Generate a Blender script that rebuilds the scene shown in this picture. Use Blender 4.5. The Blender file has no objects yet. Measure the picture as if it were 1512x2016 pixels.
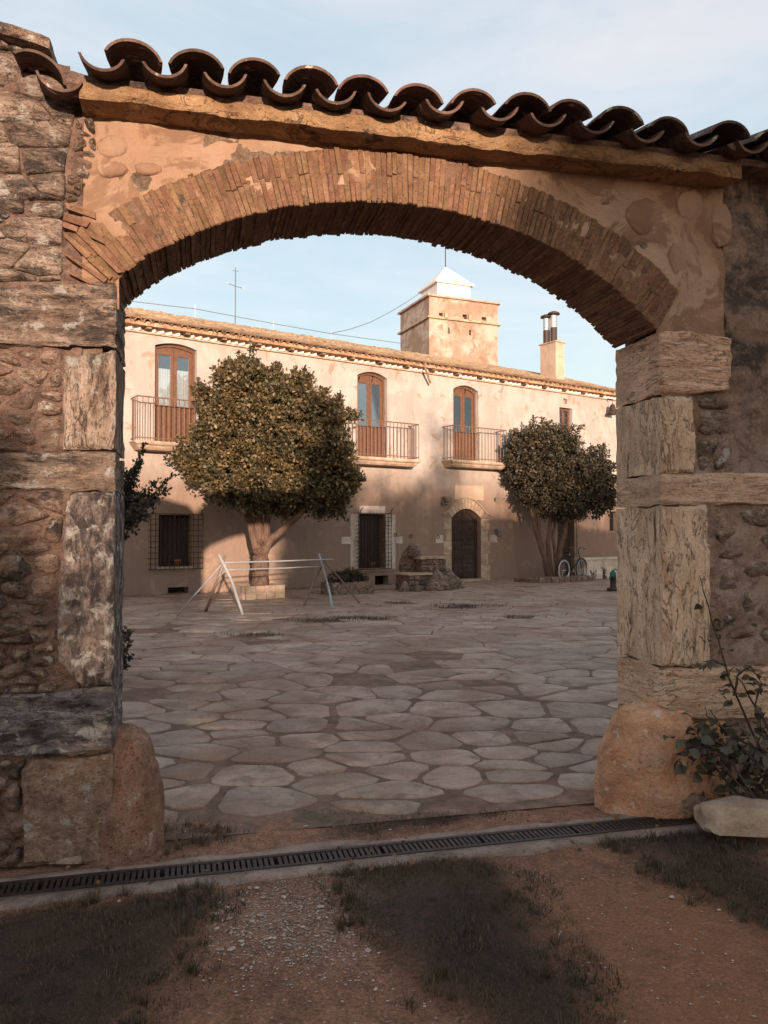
import bpy, bmesh, math, random
import numpy as np
from mathutils import Vector, noise as mnoise
random.seed(11); rng = np.random.default_rng(11)
R = math.radians
scene = bpy.context.scene
COL = scene.collection

# ------------------------------------------------------------------ camera
F, CX, CY, H = 1540.0, 756.0, 1008.0, 1.55          # focal length in px of the 1512x2016 photo, eye height
PITCH = math.atan(37 / F)
cam_d = bpy.data.cameras.new('camera'); cam = bpy.data.objects.new('camera', cam_d); COL.objects.link(cam)
cam_d.sensor_fit = 'HORIZONTAL'; cam_d.sensor_width = 36.0; cam_d.lens = 36.0 * F / 1512
cam.location = (0, 0, H); cam.rotation_euler = (math.pi / 2 + PITCH, 0, 0)
cam_d.clip_start = 0.05; cam_d.clip_end = 2000
scene.camera = cam

# ------------------------------------------------------------------ light
SUN_AZ = math.atan2(0.20, -0.98); SUN_EL = R(6.2)     # direction towards the sun (behind the camera, low)
SDIR = Vector((math.sin(SUN_AZ) * math.cos(SUN_EL), math.cos(SUN_AZ) * math.cos(SUN_EL), math.sin(SUN_EL)))
world = bpy.data.worlds.new('World'); scene.world = world; world.use_nodes = True
wn, wl = world.node_tree.nodes, world.node_tree.links
bg = wn['Background']
sky = wn.new('ShaderNodeTexSky'); sky.sky_type = 'NISHITA'; sky.sun_disc = False
sky.sun_elevation = SUN_EL; sky.sun_rotation = SUN_AZ; sky.air_density = 1.0; sky.dust_density = 1.5; sky.ozone_density = 1.0
tc = wn.new('ShaderNodeTexCoord')
mp = wn.new('ShaderNodeMapping'); mp.inputs['Scale'].default_value = (1.2, 1.2, 5.5); mp.inputs['Rotation'].default_value = (0.12, 0.2, 0.3)
nz = wn.new('ShaderNodeTexNoise'); nz.inputs['Scale'].default_value = 2.3; nz.inputs['Detail'].default_value = 9; nz.inputs['Roughness'].default_value = 0.62
nz.inputs['Distortion'].default_value = 0.4
cr = wn.new('ShaderNodeValToRGB'); cr.color_ramp.elements[0].position = 0.36; cr.color_ramp.elements[1].position = 0.80
cr.color_ramp.elements[0].color = (1.52, 1.78, 1.95, 1); cr.color_ramp.elements[1].color = (2.35, 2.22, 2.22, 1)
mx = wn.new('ShaderNodeMix'); mx.data_type = 'RGBA'
WORLD_STRENGTH = 0.15; mx.inputs['Factor'].default_value = 0.74      # high thin haze over the clear sky
wl.new(tc.outputs['Generated'], mp.inputs['Vector']); wl.new(mp.outputs['Vector'], nz.inputs['Vector'])
wl.new(nz.outputs['Fac'], cr.inputs['Fac']); wl.new(cr.outputs['Color'], mx.inputs['B'])
wl.new(sky.outputs['Color'], mx.inputs['A']); wl.new(mx.outputs['Result'], bg.inputs['Color'])
bg.inputs['Strength'].default_value = WORLD_STRENGTH

sun_d = bpy.data.lights.new('sun', 'SUN'); sun = bpy.data.objects.new('sun', sun_d); COL.objects.link(sun)
sun_d.energy = 2.9; sun_d.angle = R(0.6); sun_d.color = (1.0, 0.76, 0.58)
sun.rotation_euler = SDIR.to_track_quat('Z', 'Y').to_euler(); sun.location = (0, -20, 30)
scene.view_settings.view_transform = 'Standard'; scene.view_settings.look = 'None'
scene.view_settings.gamma = 1; scene.view_settings.use_curve_mapping = False
scene.view_settings.exposure = 1.46
scene.cycles.max_bounces = 6

# ------------------------------------------------------------------ measuring helpers (photo px -> metres on a real plane)
def ray(px, py):
    x = (px - CX) / F; z = -(py - CY) / F
    return (x, math.cos(PITCH) - z * math.sin(PITCH), math.sin(PITCH) + z * math.cos(PITCH))
def ground(px, py, z=0.0):
    d = ray(px, py); t = (z - H) / d[2]; return (d[0] * t, d[1] * t)
def at(px, py, Y):
    d = ray(px, py); t = Y / d[1]; return Vector((d[0] * t, Y, H + d[2] * t))
class Frame:
    def __init__(s, o, yaw):
        s.o = o; s.yaw = R(yaw); s.c = math.cos(s.yaw); s.s = math.sin(s.yaw)
    def hit(s, px, py, v=0.0):
        d = ray(px, py); a = -d[0] * s.s + d[1] * s.c; b = s.o[0] * s.s - s.o[1] * s.c
        t = (v - b) / a; x, y = d[0] * t, d[1] * t
        return ((x - s.o[0]) * s.c + (y - s.o[1]) * s.s, H + d[2] * t)
    def world(s, u, v, z=0.0): return Vector((s.o[0] + u * s.c - v * s.s, s.o[1] + u * s.s + v * s.c, z))
    def local(s, x, y): dx, dy = x - s.o[0], y - s.o[1]; return (dx * s.c + dy * s.s, -dx * s.s + dy * s.c)
GATE = Frame(ground(222, 1690), 13.3)
HOUSE = Frame(ground(240, 1175), 34.5)

# ------------------------------------------------------------------ object helpers
def props(o, label=None, cat=None, group=None, kind=None):
    if label: o['label'] = label
    if cat: o['category'] = cat
    if group: o['group'] = group
    if kind: o['kind'] = kind
    return o
def empty(name, loc=(0, 0, 0), rz=0.0, **k):
    o = bpy.data.objects.new(name, None); COL.objects.link(o); o.location = loc; o.rotation_euler = (0, 0, rz)
    o.empty_display_size = 0.3
    return props(o, **k)
def link(name, me, mat=None, parent=None, loc=None, **k):
    if mat is not None and not me.materials: me.materials.append(mat)
    o = bpy.data.objects.new(name, me); COL.objects.link(o)
    if parent: o.parent = parent
    if loc is not None: o.location = loc
    return props(o, **k)
class MB:
    def __init__(s): s.v = []; s.f = []
    def add(s, vs, fs):
        n = len(s.v); s.v += [tuple(p) for p in vs]; s.f += [tuple(i + n for i in f) for f in fs]; return s
    def box(s, x0, x1, y0, y1, z0, z1):
        return s.add([(x0,y0,z0),(x1,y0,z0),(x1,y1,z0),(x0,y1,z0),(x0,y0,z1),(x1,y0,z1),(x1,y1,z1),(x0,y1,z1)],
                     [(0,3,2,1),(4,5,6,7),(0,1,5,4),(1,2,6,5),(2,3,7,6),(3,0,4,7)])
    def prism(s, poly, v0, v1):          # polygon in (u,z), extruded along v
        n = len(poly)
        a = sum(poly[i][0]*poly[(i+1)%n][1]-poly[(i+1)%n][0]*poly[i][1] for i in range(n))
        if a < 0: poly = poly[::-1]
        vs = [(p[0], v0, p[1]) for p in poly] + [(p[0], v1, p[1]) for p in poly]
        return s.add(vs, [tuple(range(n)), tuple(range(2*n-1, n-1, -1))] + [(i, i+n, (i+1)%n+n, (i+1)%n) for i in range(n)])
    def band(s, outer, inner, v0, v1):   # open band between two (u,z) polylines, extruded along v
        n = len(outer)
        vs = [(p[0], v0, p[1]) for p in outer] + [(p[0], v0, p[1]) for p in inner] + [(p[0], v1, p[1]) for p in outer] + [(p[0], v1, p[1]) for p in inner]
        fs = []
        for i in range(n-1):
            fs += [(i, i+1, n+i+1, n+i), (2*n+i, 3*n+i, 3*n+i+1, 2*n+i+1), (i, 2*n+i, 2*n+i+1, i+1), (n+i, n+i+1, 3*n+i+1, 3*n+i)]
        fs += [(0, n, 3*n, 2*n), (n-1, 3*n-1, 4*n-1, 2*n-1)]
        return s.add(vs, fs)
    def tube(s, pts, rad, seg=8, cap=True):
        pts = [Vector(p) for p in pts]; n = len(pts)
        if not isinstance(rad, (list, tuple)): rad = [rad]*n
        vs = []; up = Vector((0.13, 0.21, 0.97))
        for i, p in enumerate(pts):
            d = (pts[min(i+1, n-1)] - pts[max(i-1, 0)]).normalized()
            a = d.cross(up)
            if a.length < 0.1: a = d.cross(Vector((1, 0, 0)))
            a.normalize(); b = d.cross(a)
            vs += [tuple(p + (a*math.cos(t) + b*math.sin(t)) * rad[i]) for t in [2*math.pi*k/seg for k in range(seg)]]
        fs = [(i*seg+k, i*seg+(k+1)%seg, (i+1)*seg+(k+1)%seg, (i+1)*seg+k) for i in range(n-1) for k in range(seg)]
        if cap: fs += [tuple(range(seg-1, -1, -1)), tuple(range((n-1)*seg, n*seg))]
        return s.add(vs, fs)
    def lathe(s, c, prof, seg=16):       # prof: (r, z)
        vs = []; n = len(prof)
        for r, z in prof: vs += [(c[0]+r*math.cos(2*math.pi*k/seg), c[1]+r*math.sin(2*math.pi*k/seg), c[2]+z) for k in range(seg)]
        fs = [(i*seg+k, i*seg+(k+1)%seg, (i+1)*seg+(k+1)%seg, (i+1)*seg+k) for i in range(n-1) for k in range(seg)]
        fs += [tuple(range(seg-1, -1, -1)), tuple(range((n-1)*seg, n*seg))]
        return s.add(vs, fs)
    def torus(s, c, ax, R_, r, seg=28, rs=6):
        ax = Vector(ax).normalized(); a = ax.cross(Vector((0,0,1))).normalized(); b = ax.cross(a); c = Vector(c)
        vs = []
        for i in range(seg):
            t = 2*math.pi*i/seg; d = a*math.cos(t)+b*math.sin(t)
            for k in range(rs):
                q = 2*math.pi*k/rs; vs.append(tuple(c + d*(R_+r*math.cos(q)) + ax*(r*math.sin(q))))
        fs = [(i*rs+k, i*rs+(k+1)%rs, ((i+1)%seg)*rs+(k+1)%rs, ((i+1)%seg)*rs+k) for i in range(seg) for k in range(rs)]
        return s.add(vs, fs)
    def mesh(s, name, smooth=False):
        me = bpy.data.meshes.new(name); me.from_pydata(s.v, [], s.f); me.update()
        if smooth: me.polygons.foreach_set('use_smooth', [True]*len(me.polygons))
        return me
    def build(s, name, mat, parent=None, smooth=False, loc=None, **k):
        me = s.mesh(name, smooth)
        bm = bmesh.new(); bm.from_mesh(me); bmesh.ops.recalc_face_normals(bm, faces=bm.faces); bm.to_mesh(me); bm.free()
        return link(name, me, mat, parent, loc, **k)
def clean(bm, name, smooth=True, ang=40):
    bmesh.ops.recalc_face_normals(bm, faces=bm.faces)
    me = bpy.data.meshes.new(name); bm.to_mesh(me); bm.free()
    if smooth:
        me.polygons.foreach_set('use_smooth', [True]*len(me.polygons))
        try: me.set_sharp_from_angle(angle=R(ang))
        except Exception: pass
    return me
def fbm(p, s=1.0, o=4): return mnoise.fractal(Vector(p)*s, 0.9, 2.0, o)

def clip(poly, a, b, c):
    out = []; n = len(poly)
    for i in range(n):
        p, q = poly[i], poly[(i+1)%n]; dp = a*p[0]+b*p[1]-c; dq = a*q[0]+b*q[1]-c
        if dp <= 0: out.append(p)
        if (dp < 0 < dq) or (dq < 0 < dp):
            t = dp/(dp-dq); out.append((p[0]+t*(q[0]-p[0]), p[1]+t*(q[1]-p[1])))
    return out
def cells(seeds, bound, gap=0.02, ax=1.0, near=22):
    """Voronoi cells of seeds inside the convex polygon bound; ax stretches the second axis"""
    S = np.array([(p[0], p[1]*ax) for p in seeds]); out = []
    for i in range(len(S)):
        d = ((S-S[i])**2).sum(1); order = np.argsort(d)[1:near+1]
        poly = [(p[0], p[1]*ax) for p in bound]
        for j in order:
            n = S[j]-S[i]; L = float(np.hypot(*n))
            if L < 1e-6: continue
            n = n/L; m = (S[i]+S[j])/2; g = gap*(0.6+0.8*random.random())/2
            poly = clip(poly, n[0], n[1], n[0]*m[0]+n[1]*m[1]-g)
            if len(poly) < 3: break
        out.append([(p[0], p[1]/ax) for p in poly] if len(poly) >= 3 else None)
    return out
def chaikin(poly, k=0.22, it=1):
    for _ in range(it):
        n = len(poly); q = []
        for i in range(n):
            a, b = poly[i], poly[(i+1)%n]
            q += [(a[0]+(b[0]-a[0])*k, a[1]+(b[1]-a[1])*k), (a[0]+(b[0]-a[0])*(1-k), a[1]+(b[1]-a[1])*(1-k))]
        poly = q
    return poly
def area(poly):
    return abs(sum(poly[i][0]*poly[(i+1)%len(poly)][1]-poly[(i+1)%len(poly)][0]*poly[i][1] for i in range(len(poly))))/2
def simplify(poly, d):
    out = []
    for p in poly:
        if not out or math.hypot(p[0]-out[-1][0], p[1]-out[-1][1]) > d: out.append(p)
    if len(out) > 3 and math.hypot(out[0][0]-out[-1][0], out[0][1]-out[-1][1]) < d: out.pop()
    return out
def shrink(poly, r):
    cx = sum(p[0] for p in poly)/len(poly); cy = sum(p[1] for p in poly)/len(poly); o = []
    for p in poly:
        L = math.hypot(p[0]-cx, p[1]-cy); f = max(0.25, 1-r/max(L, 1e-4)); o.append((cx+(p[0]-cx)*f, cy+(p[1]-cy)*f))
    return o
def piece(mb, poly, up0, up1, rnd, axis='z', tilt=0.0, dome=0.0):
    """a cheap worn stone: polygon with a rounded rim. axis 'z': lies on the ground; 'v': set in a wall, face towards -v"""
    n = len(poly); cx = sum(p[0] for p in poly)/n; cy = sum(p[1] for p in poly)/n
    tx, ty = random.uniform(-tilt, tilt), random.uniform(-tilt, tilt)
    rings = [(poly, up0, 0), (shrink(poly, rnd*0.12), up1-rnd*0.75, 1), (shrink(poly, rnd*1.1), up1-rnd*0.12, 1)]
    if dome: rings.append((shrink(poly, rnd*3.2), up1+dome, 1))
    vs = []
    for pl, h, t in rings:
        for p in pl:
            hh = h + (tx*(p[0]-cx)+ty*(p[1]-cy) + random.uniform(-1, 1)*rnd*0.08 if t else 0)
            vs.append((p[0], p[1], hh) if axis == 'z' else (p[0], -hh, p[1]))
    fs = []
    for r in range(len(rings)-1):
        fs += [(r*n+i, r*n+(i+1)%n, (r+1)*n+(i+1)%n, (r+1)*n+i) for i in range(n)]
    k = (len(rings)-1)*n
    fs.append(tuple(range(k, k+n)))
    mb.add(vs, fs)
def rough(poly, v0, v1, res=0.03, amp=0.008, rnd=0.02, nscale=6.0, aniso=(1, 1, 1), seed=0.0, groove=None):
    """dressed but weathered block: polygon (u,z) from v0 (face) to v1, with a fine displaced face and worn arrises"""
    bm = bmesh.new()
    n = len(poly)
    fr = [bm.verts.new((p[0], v0, p[1])) for p in poly]; face = bm.faces.new(fr)
    bmesh.ops.inset_individual(bm, faces=[face], thickness=rnd*0.45)
    ex = bmesh.ops.extrude_edge_only(bm, edges=[e for e in bm.edges if e.is_boundary])
    nv = [x for x in ex['geom'] if isinstance(x, bmesh.types.BMVert)]
    for x in nv: x.co.y = v0 + (v1-v0)
    bm.faces.new([v for v in bm.verts if v in set(nv)]) if False else None
    us = [p[0] for p in poly]; zs = [p[1] for p in poly]
    def cut(lo, hi, no, step, o):
        k = lo + step
        while k < hi - step*0.3:
            co = [0, 0, 0]; co[o] = k
            bmesh.ops.bisect_plane(bm, geom=list(bm.verts)+list(bm.edges)+list(bm.faces), plane_co=co, plane_no=no)
            k += step
    cut(min(us), max(us), (1, 0, 0), res, 0); cut(min(zs), max(zs), (0, 0, 1), res, 2)
    if v1 - v0 > 0.2: cut(v0, v1, (0, 1, 0), 0.045, 1)
    segs = [(Vector((poly[i][0], poly[i][1])), Vector((poly[(i+1)%n][0], poly[(i+1)%n][1]))) for i in range(n)]
    cu, cz = sum(us)/n, sum(zs)/n
    for v in bm.verts:
        p2 = Vector((v.co.x, v.co.z)); d = 9
        for a, b in segs:
            ab = b-a; t = max(0, min(1, (p2-a).dot(ab)/max(ab.length_squared, 1e-9))); d = min(d, (a+ab*t-p2).length)
        q = Vector((v.co.x*aniso[0], v.co.y*aniso[1], v.co.z*aniso[2]))*nscale + Vector((seed, seed*1.7, seed*0.3))
        nn = mnoise.fractal(q, 0.8, 2.1, 5)
        if abs(v.co.y-v0) < 1e-5:
            off = amp*nn
            if groove: off += groove*mnoise.noise(q*2.3)
            if d < rnd: off += rnd*(1-math.sqrt(max(0, 1-(1-d/rnd)**2)))*0.9
            v.co.y += off
        if d < 1e-4:
            k = amp*0.9*mnoise.fractal(q*1.3+Vector((3, 7, 1)), 0.8, 2.1, 4)
            v.co.x += (cu-p2.x)*min(.02, abs(k)*1.0)/max(0.1, abs(cu-p2.x)) if abs(cu-p2.x) > .02 else 0
            v.co.z += k
    return bm

# ------------------------------------------------------------------ materials
class NT:
    def __init__(s, name):
        s.m = bpy.data.materials.new(name); s.m.use_nodes = True; t = s.m.node_tree; s.n = t.nodes; s.l = t.links
        s.b = s.n['Principled BSDF']; s.b.inputs['Roughness'].default_value = 0.9
        s.b.inputs['Specular IOR Level'].default_value = 0.25
    def node(s, t, **k):
        x = s.n.new(t)
        for a, b in k.items(): setattr(x, a, b)
        return x
    def link(s, a, b): s.l.new(a, b)
    def coords(s, scale=(1, 1, 1), rnd=True, rot=(0, 0, 0)):
        tcn = s.node('ShaderNodeTexCoord'); out = tcn.outputs['Object']
        if rnd:
            oi = s.node('ShaderNodeObjectInfo'); ad = s.node('ShaderNodeVectorMath', operation='MULTIPLY_ADD')
            s.link(oi.outputs['Random'], ad.inputs[0]); ad.inputs[1].default_value = (17.3, 9.1, 23.7); s.link(out, ad.inputs[2]); out = ad.outputs[0]
        m = s.node('ShaderNodeMapping'); m.inputs['Scale'].default_value = scale; m.inputs['Rotation'].default_value = rot
        s.link(out, m.inputs['Vector']); return m.outputs[0]
    def noise(s, vec, scale, detail=6, rough=0.6, dist=0.0):
        x = s.node('ShaderNodeTexNoise'); s.link(vec, x.inputs['Vector']); x.inputs['Scale'].default_value = scale
        x.inputs['Detail'].default_value = detail; x.inputs['Roughness'].default_value = rough; x.inputs['Distortion'].default_value = dist
        return x.outputs['Fac']
    def ramp(s, fac, stops):
        x = s.node('ShaderNodeValToRGB'); e = x.color_ramp.elements
        while len(e) < len(stops): e.new(0.5)
        for i, (p, c) in enumerate(stops):
            e[i].position = p; e[i].color = (*c, 1) if isinstance(c, tuple) else (c, c, c, 1)
        s.link(fac, x.inputs['Fac']); return x.outputs['Color']
    def mix(s, fac, a, b, mode='MIX'):
        x = s.node('ShaderNodeMix', data_type='RGBA', blend_type=mode)
        for sock, val in (('Factor', fac), ('A', a), ('B', b)):
            if isinstance(val, bpy.types.NodeSocket): s.link(val, x.inputs[sock])
            elif isinstance(val, tuple): x.inputs[sock].default_value = (*val, 1)
            else: x.inputs[sock].default_value = val
        return x.outputs['Result']
    def math(s, op, a, b=0.0):
        x = s.node('ShaderNodeMath', operation=op)
        for i, val in enumerate((a, b)):
            if isinstance(val, bpy.types.NodeSocket): s.link(val, x.inputs[i])
            else: x.inputs[i].default_value = val
        return x.outputs[0]
    def vary(s, col, amt=0.3, hue=0.02):
        oi = s.node('ShaderNodeObjectInfo'); mr = s.node('ShaderNodeMapRange'); s.link(oi.outputs['Random'], mr.inputs['Value'])
        mr.inputs['To Min'].default_value = 1-amt; mr.inputs['To Max'].default_value = 1+amt*0.8
        h = s.node('ShaderNodeHueSaturation'); s.link(mr.outputs[0], h.inputs['Value']); s.link(col, h.inputs['Color'])
        wn_ = s.node('ShaderNodeTexWhiteNoise', noise_dimensions='1D'); s.link(oi.outputs['Random'], wn_.inputs['W'])
        m2 = s.node('ShaderNodeMapRange'); s.link(wn_.outputs['Value'], m2.inputs['Value'])
        m2.inputs['To Min'].default_value = 0.5-hue; m2.inputs['To Max'].default_value = 0.5+hue; s.link(m2.outputs[0], h.inputs['Hue'])
        return h.outputs['Color']
    def bump(s, h, dist, strength=1.0, prev=None):
        x = s.node('ShaderNodeBump'); s.link(h, x.inputs['Height']); x.inputs['Distance'].default_value = dist; x.inputs['Strength'].default_value = strength
        if prev is not None: s.link(prev, x.inputs['Normal'])
        return x.outputs[0]
    def done(s, col, normal=None):
        if isinstance(col, tuple): s.b.inputs['Base Color'].default_value = (*col, 1)
        else: s.link(col, s.b.inputs['Base Color'])
        if normal is not None: s.link(normal, s.b.inputs['Normal'])
        return s.m

def stone(name, dark, mid, light, scl=(1, 1, 1), freq=6.0, white=0.0, black=0.0, moss=0.0, bump=0.012, vary=0.2, hue=0.012, pits=0.5, rough_=0.92,
          wcol=(0.52, 0.47, 0.42), fine=60.0, rnd=True, cracks=0.0):
    t = NT(name); v = t.coords(scl, rnd); w = t.coords((1, 1, 1), rnd)
    n1 = t.noise(v, freq, 9, 0.66, 0.3); n2 = t.noise(w, freq*0.45, 5, 0.6, 0.5); nf = t.noise(w, fine, 4, 0.7)
    c = t.ramp(n1, [(0.30, dark), (0.5, mid), (0.70, light)])
    tone = t.ramp(n2, [(0.3, 0.72), (0.65, 1.12)]); c = t.mix(1.0, c, tone, 'MULTIPLY')
    grain = t.ramp(nf, [(0.3, 0.8), (0.7, 1.15)]); c = t.mix(1.0, c, grain, 'MULTIPLY')
    if moss: 
        nb = t.noise(w, 3.1, 8, 0.7, 0.8); c = t.mix(t.ramp(nb, [(0.62-moss*0.3, 0.0), (0.70-moss*0.2, 0.75)]), c, (0.10, 0.085, 0.05))
    if black:
        nb = t.noise(v, freq*0.55, 10, 0.74, 0.6); c = t.mix(t.ramp(nb, [(0.60-black*0.22, 0.0), (0.66-black*0.16, 0.85)]), c, (0.045, 0.036, 0.036))
    if white:
        vo = t.node('ShaderNodeTexVoronoi', feature='SMOOTH_F1'); t.link(w, vo.inputs['Vector']); vo.inputs['Scale'].default_value = 14.0
        nw = t.noise(w, 10.0, 9, 0.7, 0.4); s_ = t.math('SUBTRACT', nw, t.math('MULTIPLY', vo.outputs['Distance'], 0.25))
        c = t.mix(t.ramp(s_, [(0.52-white*0.18, 0.0), (0.58-white*0.16, 0.85)]), c, wcol)
    ridge = t.math('ABSOLUTE', t.math('SUBTRACT', t.noise(v, freq*0.9, 7, 0.6, 1.2), 0.5)); area_ = t.ramp(n2, [(0.42, 0.0), (0.55, 1.0)])
    crk = t.math('MULTIPLY', t.ramp(ridge, [(0.004, 1.0), (0.016, 0.0)]), area_)
    if cracks: c = t.mix(t.math('MULTIPLY', crk, cracks), c, (0.05, 0.032, 0.025))
    c = t.vary(c, vary, hue)
    pv = t.node('ShaderNodeTexVoronoi'); t.link(v, pv.inputs['Vector']); pv.inputs['Scale'].default_value = freq*5
    pit = t.ramp(pv.outputs['Distance'], [(0.05, 0.0), (0.32, 1.0)])
    if pits > 0.6: 
        pw = t.node('ShaderNodeTexVoronoi'); t.link(t.coords((1.0, 1.0, 1.4), rnd), pw.inputs['Vector']); pw.inputs['Scale'].default_value = 38; pw.inputs['Randomness'].default_value = 1.0
        pm = t.math('MULTIPLY', t.ramp(pw.outputs['Distance'], [(0.10, 1.0), (0.24, 0.0)]), t.ramp(t.noise(w, 5.0, 5, 0.7), [(0.48, 0.0), (0.58, 1.0)]))
        c = t.mix(t.math('MULTIPLY', pm, 0.75), c, (0.06, 0.04, 0.032)); pit = t.math('SUBTRACT', pit, t.math('MULTIPLY', pm, 2.2))
    hgt = t.math('SUBTRACT', t.math('ADD', n1, t.math('MULTIPLY', pit, 0.18*pits)), t.math('MULTIPLY', crk, 0.35*cracks))
    nb1 = t.bump(hgt, bump*4); nb2 = t.bump(nf, bump*0.35, 0.8, nb1)
    t.b.inputs['Roughness'].default_value = rough_
    return t.done(c, nb2)
def plain(name, col, rough_=0.6, metal=0.0, bump=0.0, freq=20.0, var=0.12, vary=0.0):
    t = NT(name); w = t.coords(); n = t.noise(w, freq, 5, 0.65)
    c = t.mix(1.0, col, t.ramp(n, [(0.3, 1-var*1.6), (0.7, 1+var)]), 'MULTIPLY')
    if vary: c = t.vary(c, vary)
    t.b.inputs['Roughness'].default_value = rough_; t.b.inputs['Metallic'].default_value = metal
    return t.done(c, t.bump(n, bump) if bump else None)
def leafmat(name, c1, c2, c3, rough_=0.55, trans=0.25):
    t = NT(name); g = t.node('ShaderNodeNewGeometry')
    c = t.ramp(g.outputs['Random Per Island'], [(0.0, c1), (0.55, c2), (1.0, c3)])
    c = t.mix(1.0, c, t.ramp(t.noise(t.coords(rnd=False), 2.2, 3, 0.6), [(0.35, (0.78, 0.85, 0.85)), (0.62, (1.3, 1.16, 0.98))]), 'MULTIPLY')
    t.b.inputs['Roughness'].default_value = rough_; t.b.inputs['Specular IOR Level'].default_value = 0.35
    t.link(c, t.b.inputs['Base Color'])
    tr = t.node('ShaderNodeBsdfTranslucent'); t.link(c, tr.inputs['Color']); ms = t.node('ShaderNodeMixShader'); ms.inputs[0].default_value = trans
    t.link(t.b.outputs[0], ms.inputs[1]); t.link(tr.outputs[0], ms.inputs[2]); t.link(ms.outputs[0], t.n['Material Output'].inputs['Surface'])
    return t.m

M = {}
M['strata'] = stone('strata_stone', (0.12,0.078,0.058), (0.34,0.235,0.175), (0.60,0.46,0.37), (1,1,3.4), 5.2, white=0.36, black=0.52, pits=0.9, bump=0.034, cracks=0.9, hue=.004, vary=.12)
M['strata_clean'] = stone('strata_stone_clean', (0.46,0.265,0.165), (0.70,0.45,0.305), (0.77,0.55,0.40), (1,1,4.5), 3.2, black=0.02, pits=0.7, bump=0.016, vary=0.06, hue=.003, cracks=0.6)
M['vertical'] = stone('vertical_stone', (0.20,0.125,0.09), (0.44,0.31,0.235), (0.66,0.51,0.42), (3.4,3.4,1), 4.4, pits=0.9, white=0.3, black=0.30, bump=0.028, hue=.004, cracks=0.8)
M['vertical_clean'] = stone('vertical_stone_clean', (0.46,0.28,0.175), (0.70,0.47,0.325), (0.78,0.58,0.44), (3.6,3.6,1), 3.2, black=0.03, pits=0.7, bump=0.017, vary=0.06, hue=.003, cracks=0.6)
M['lichen'] = stone('lichen_stone', (0.10,0.075,0.065), (0.27,0.20,0.165), (0.45,0.36,0.31), (2.2,2.2,1), 13.0, white=0.50, black=0.66, bump=0.022, hue=.002, cracks=.4)
M['lichen_h'] = stone('lichen_stone_flat', (0.10,0.08,0.075), (0.26,0.21,0.19), (0.45,0.38,0.34), (1,1,3.0), 9.0, white=0.52, black=0.46, bump=0.022, hue=.002, cracks=.8)
M['rubble'] = stone('rubble_stone', (0.13,0.08,0.058), (0.31,0.205,0.15), (0.50,0.36,0.28), (1,1,1.6), 9.0, white=0.2, pits=0.8, black=0.3, bump=0.026, vary=0.26, hue=0.008, cracks=.6)
M['conglomerate'] = stone('conglomerate', (0.19,0.115,0.08), (0.35,0.22,0.155), (0.50,0.36,0.275), (1,1,1), 20.0, white=0.15, bump=0.02, fine=70, pits=.9, hue=.002, vary=.05)
M['ochre'] = stone('ochre_stone', (0.36,0.18,0.08), (0.55,0.30,0.15), (0.60,0.38,0.23), (1,1,1.3), 5.0, white=0.04, bump=0.012)
M['mortar'] = stone('wall_mortar', (0.14,0.085,0.062), (0.27,0.17,0.127), (0.38,0.26,0.20), (1,1,1.4), 9.0, black=0.3, bump=0.03, rnd=False)
M['cornice'] = stone('cornice_stone', (0.24,0.12,0.065), (0.40,0.22,0.125), (0.48,0.29,0.18), (1,1,1.5), 6.0, black=0.02, bump=0.02, cracks=.5, vary=.1)
M['tile'] = stone('clay_tile', (0.065,0.04,0.032), (0.13,0.075,0.056), (0.21,0.13,0.098), (1,2,1), 8.0, black=0.2, white=0.14, bump=0.010, vary=0.35, rough_=0.8, pits=0.2)
M['house_tile'] = stone('roof_tile', (0.22,0.12,0.07), (0.34,0.19,0.115), (0.45,0.28,0.18), (1,1,1), 5.0, black=0.1, white=0.12, bump=0.004, vary=0.3, rough_=0.85, pits=0.2)
def flag_mat():
    t = NT('flagstone'); w = t.coords(); g = t.coords(rnd=False); n1 = t.noise(w, 3.0, 8, 0.66, 0.4); nf = t.noise(w, 48, 5, 0.75); st = t.noise(g, 0.75, 8, 0.68, 0.6); s2 = t.noise(g, 3.4, 8, 0.7, 0.8)
    c = t.ramp(n1, [(0.3, (0.25,0.17,0.135)), (0.52, (0.36,0.26,0.208)), (0.72, (0.45,0.335,0.272))])
    c = t.vary(c, 0.2, 0.008)
    c = t.mix(t.ramp(st, [(0.46, 0.0), (0.60, 0.75)]), c, (0.21,0.125,0.088)); c = t.mix(t.ramp(s2, [(0.52, 0.0), (0.62, 0.65)]), c, (0.16,0.10,0.072))
    c = t.mix(1.0, c, t.ramp(nf, [(0.3, 0.80), (0.7, 1.12)]), 'MULTIPLY'); t.b.inputs['Roughness'].default_value = 0.72
    b = t.bump(n1, 0.03); b = t.bump(s2, 0.012, 1, b); b = t.bump(nf, 0.004, 0.8, b); return t.done(c, b)
M['flag'] = flag_mat()
M['arch_joint'] = stone('arch_joint', (0.17,0.095,0.06), (0.26,0.155,0.10), (0.34,0.22,0.15), (1,1,1), 8.0, bump=0.02, rnd=False)
M['rock'] = stone('rock', (0.18,0.12,0.09), (0.34,0.24,0.18), (0.46,0.35,0.28), (1,1,1), 7.0, white=0.1, black=0.1, bump=0.02)
M['brick'] = stone('arch_brick', (0.19,0.095,0.053), (0.255,0.138,0.08), (0.33,0.193,0.12), (1,1,1), 9.0, black=0.06, bump=0.018, vary=0.16, hue=0.012)
M['surround'] = stone('surround_stone', (0.30,0.2,0.13), (0.44,0.32,0.23), (0.54,0.42,0.33), (1,1,1), 6.0, bump=0.006, vary=0.14)
M['surround_white'] = stone('surround_whitewashed', (0.42,0.33,0.27), (0.56,0.46,0.39), (0.64,0.55,0.48), (1,1,1), 4.0, bump=0.004, vary=0.08)
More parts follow.
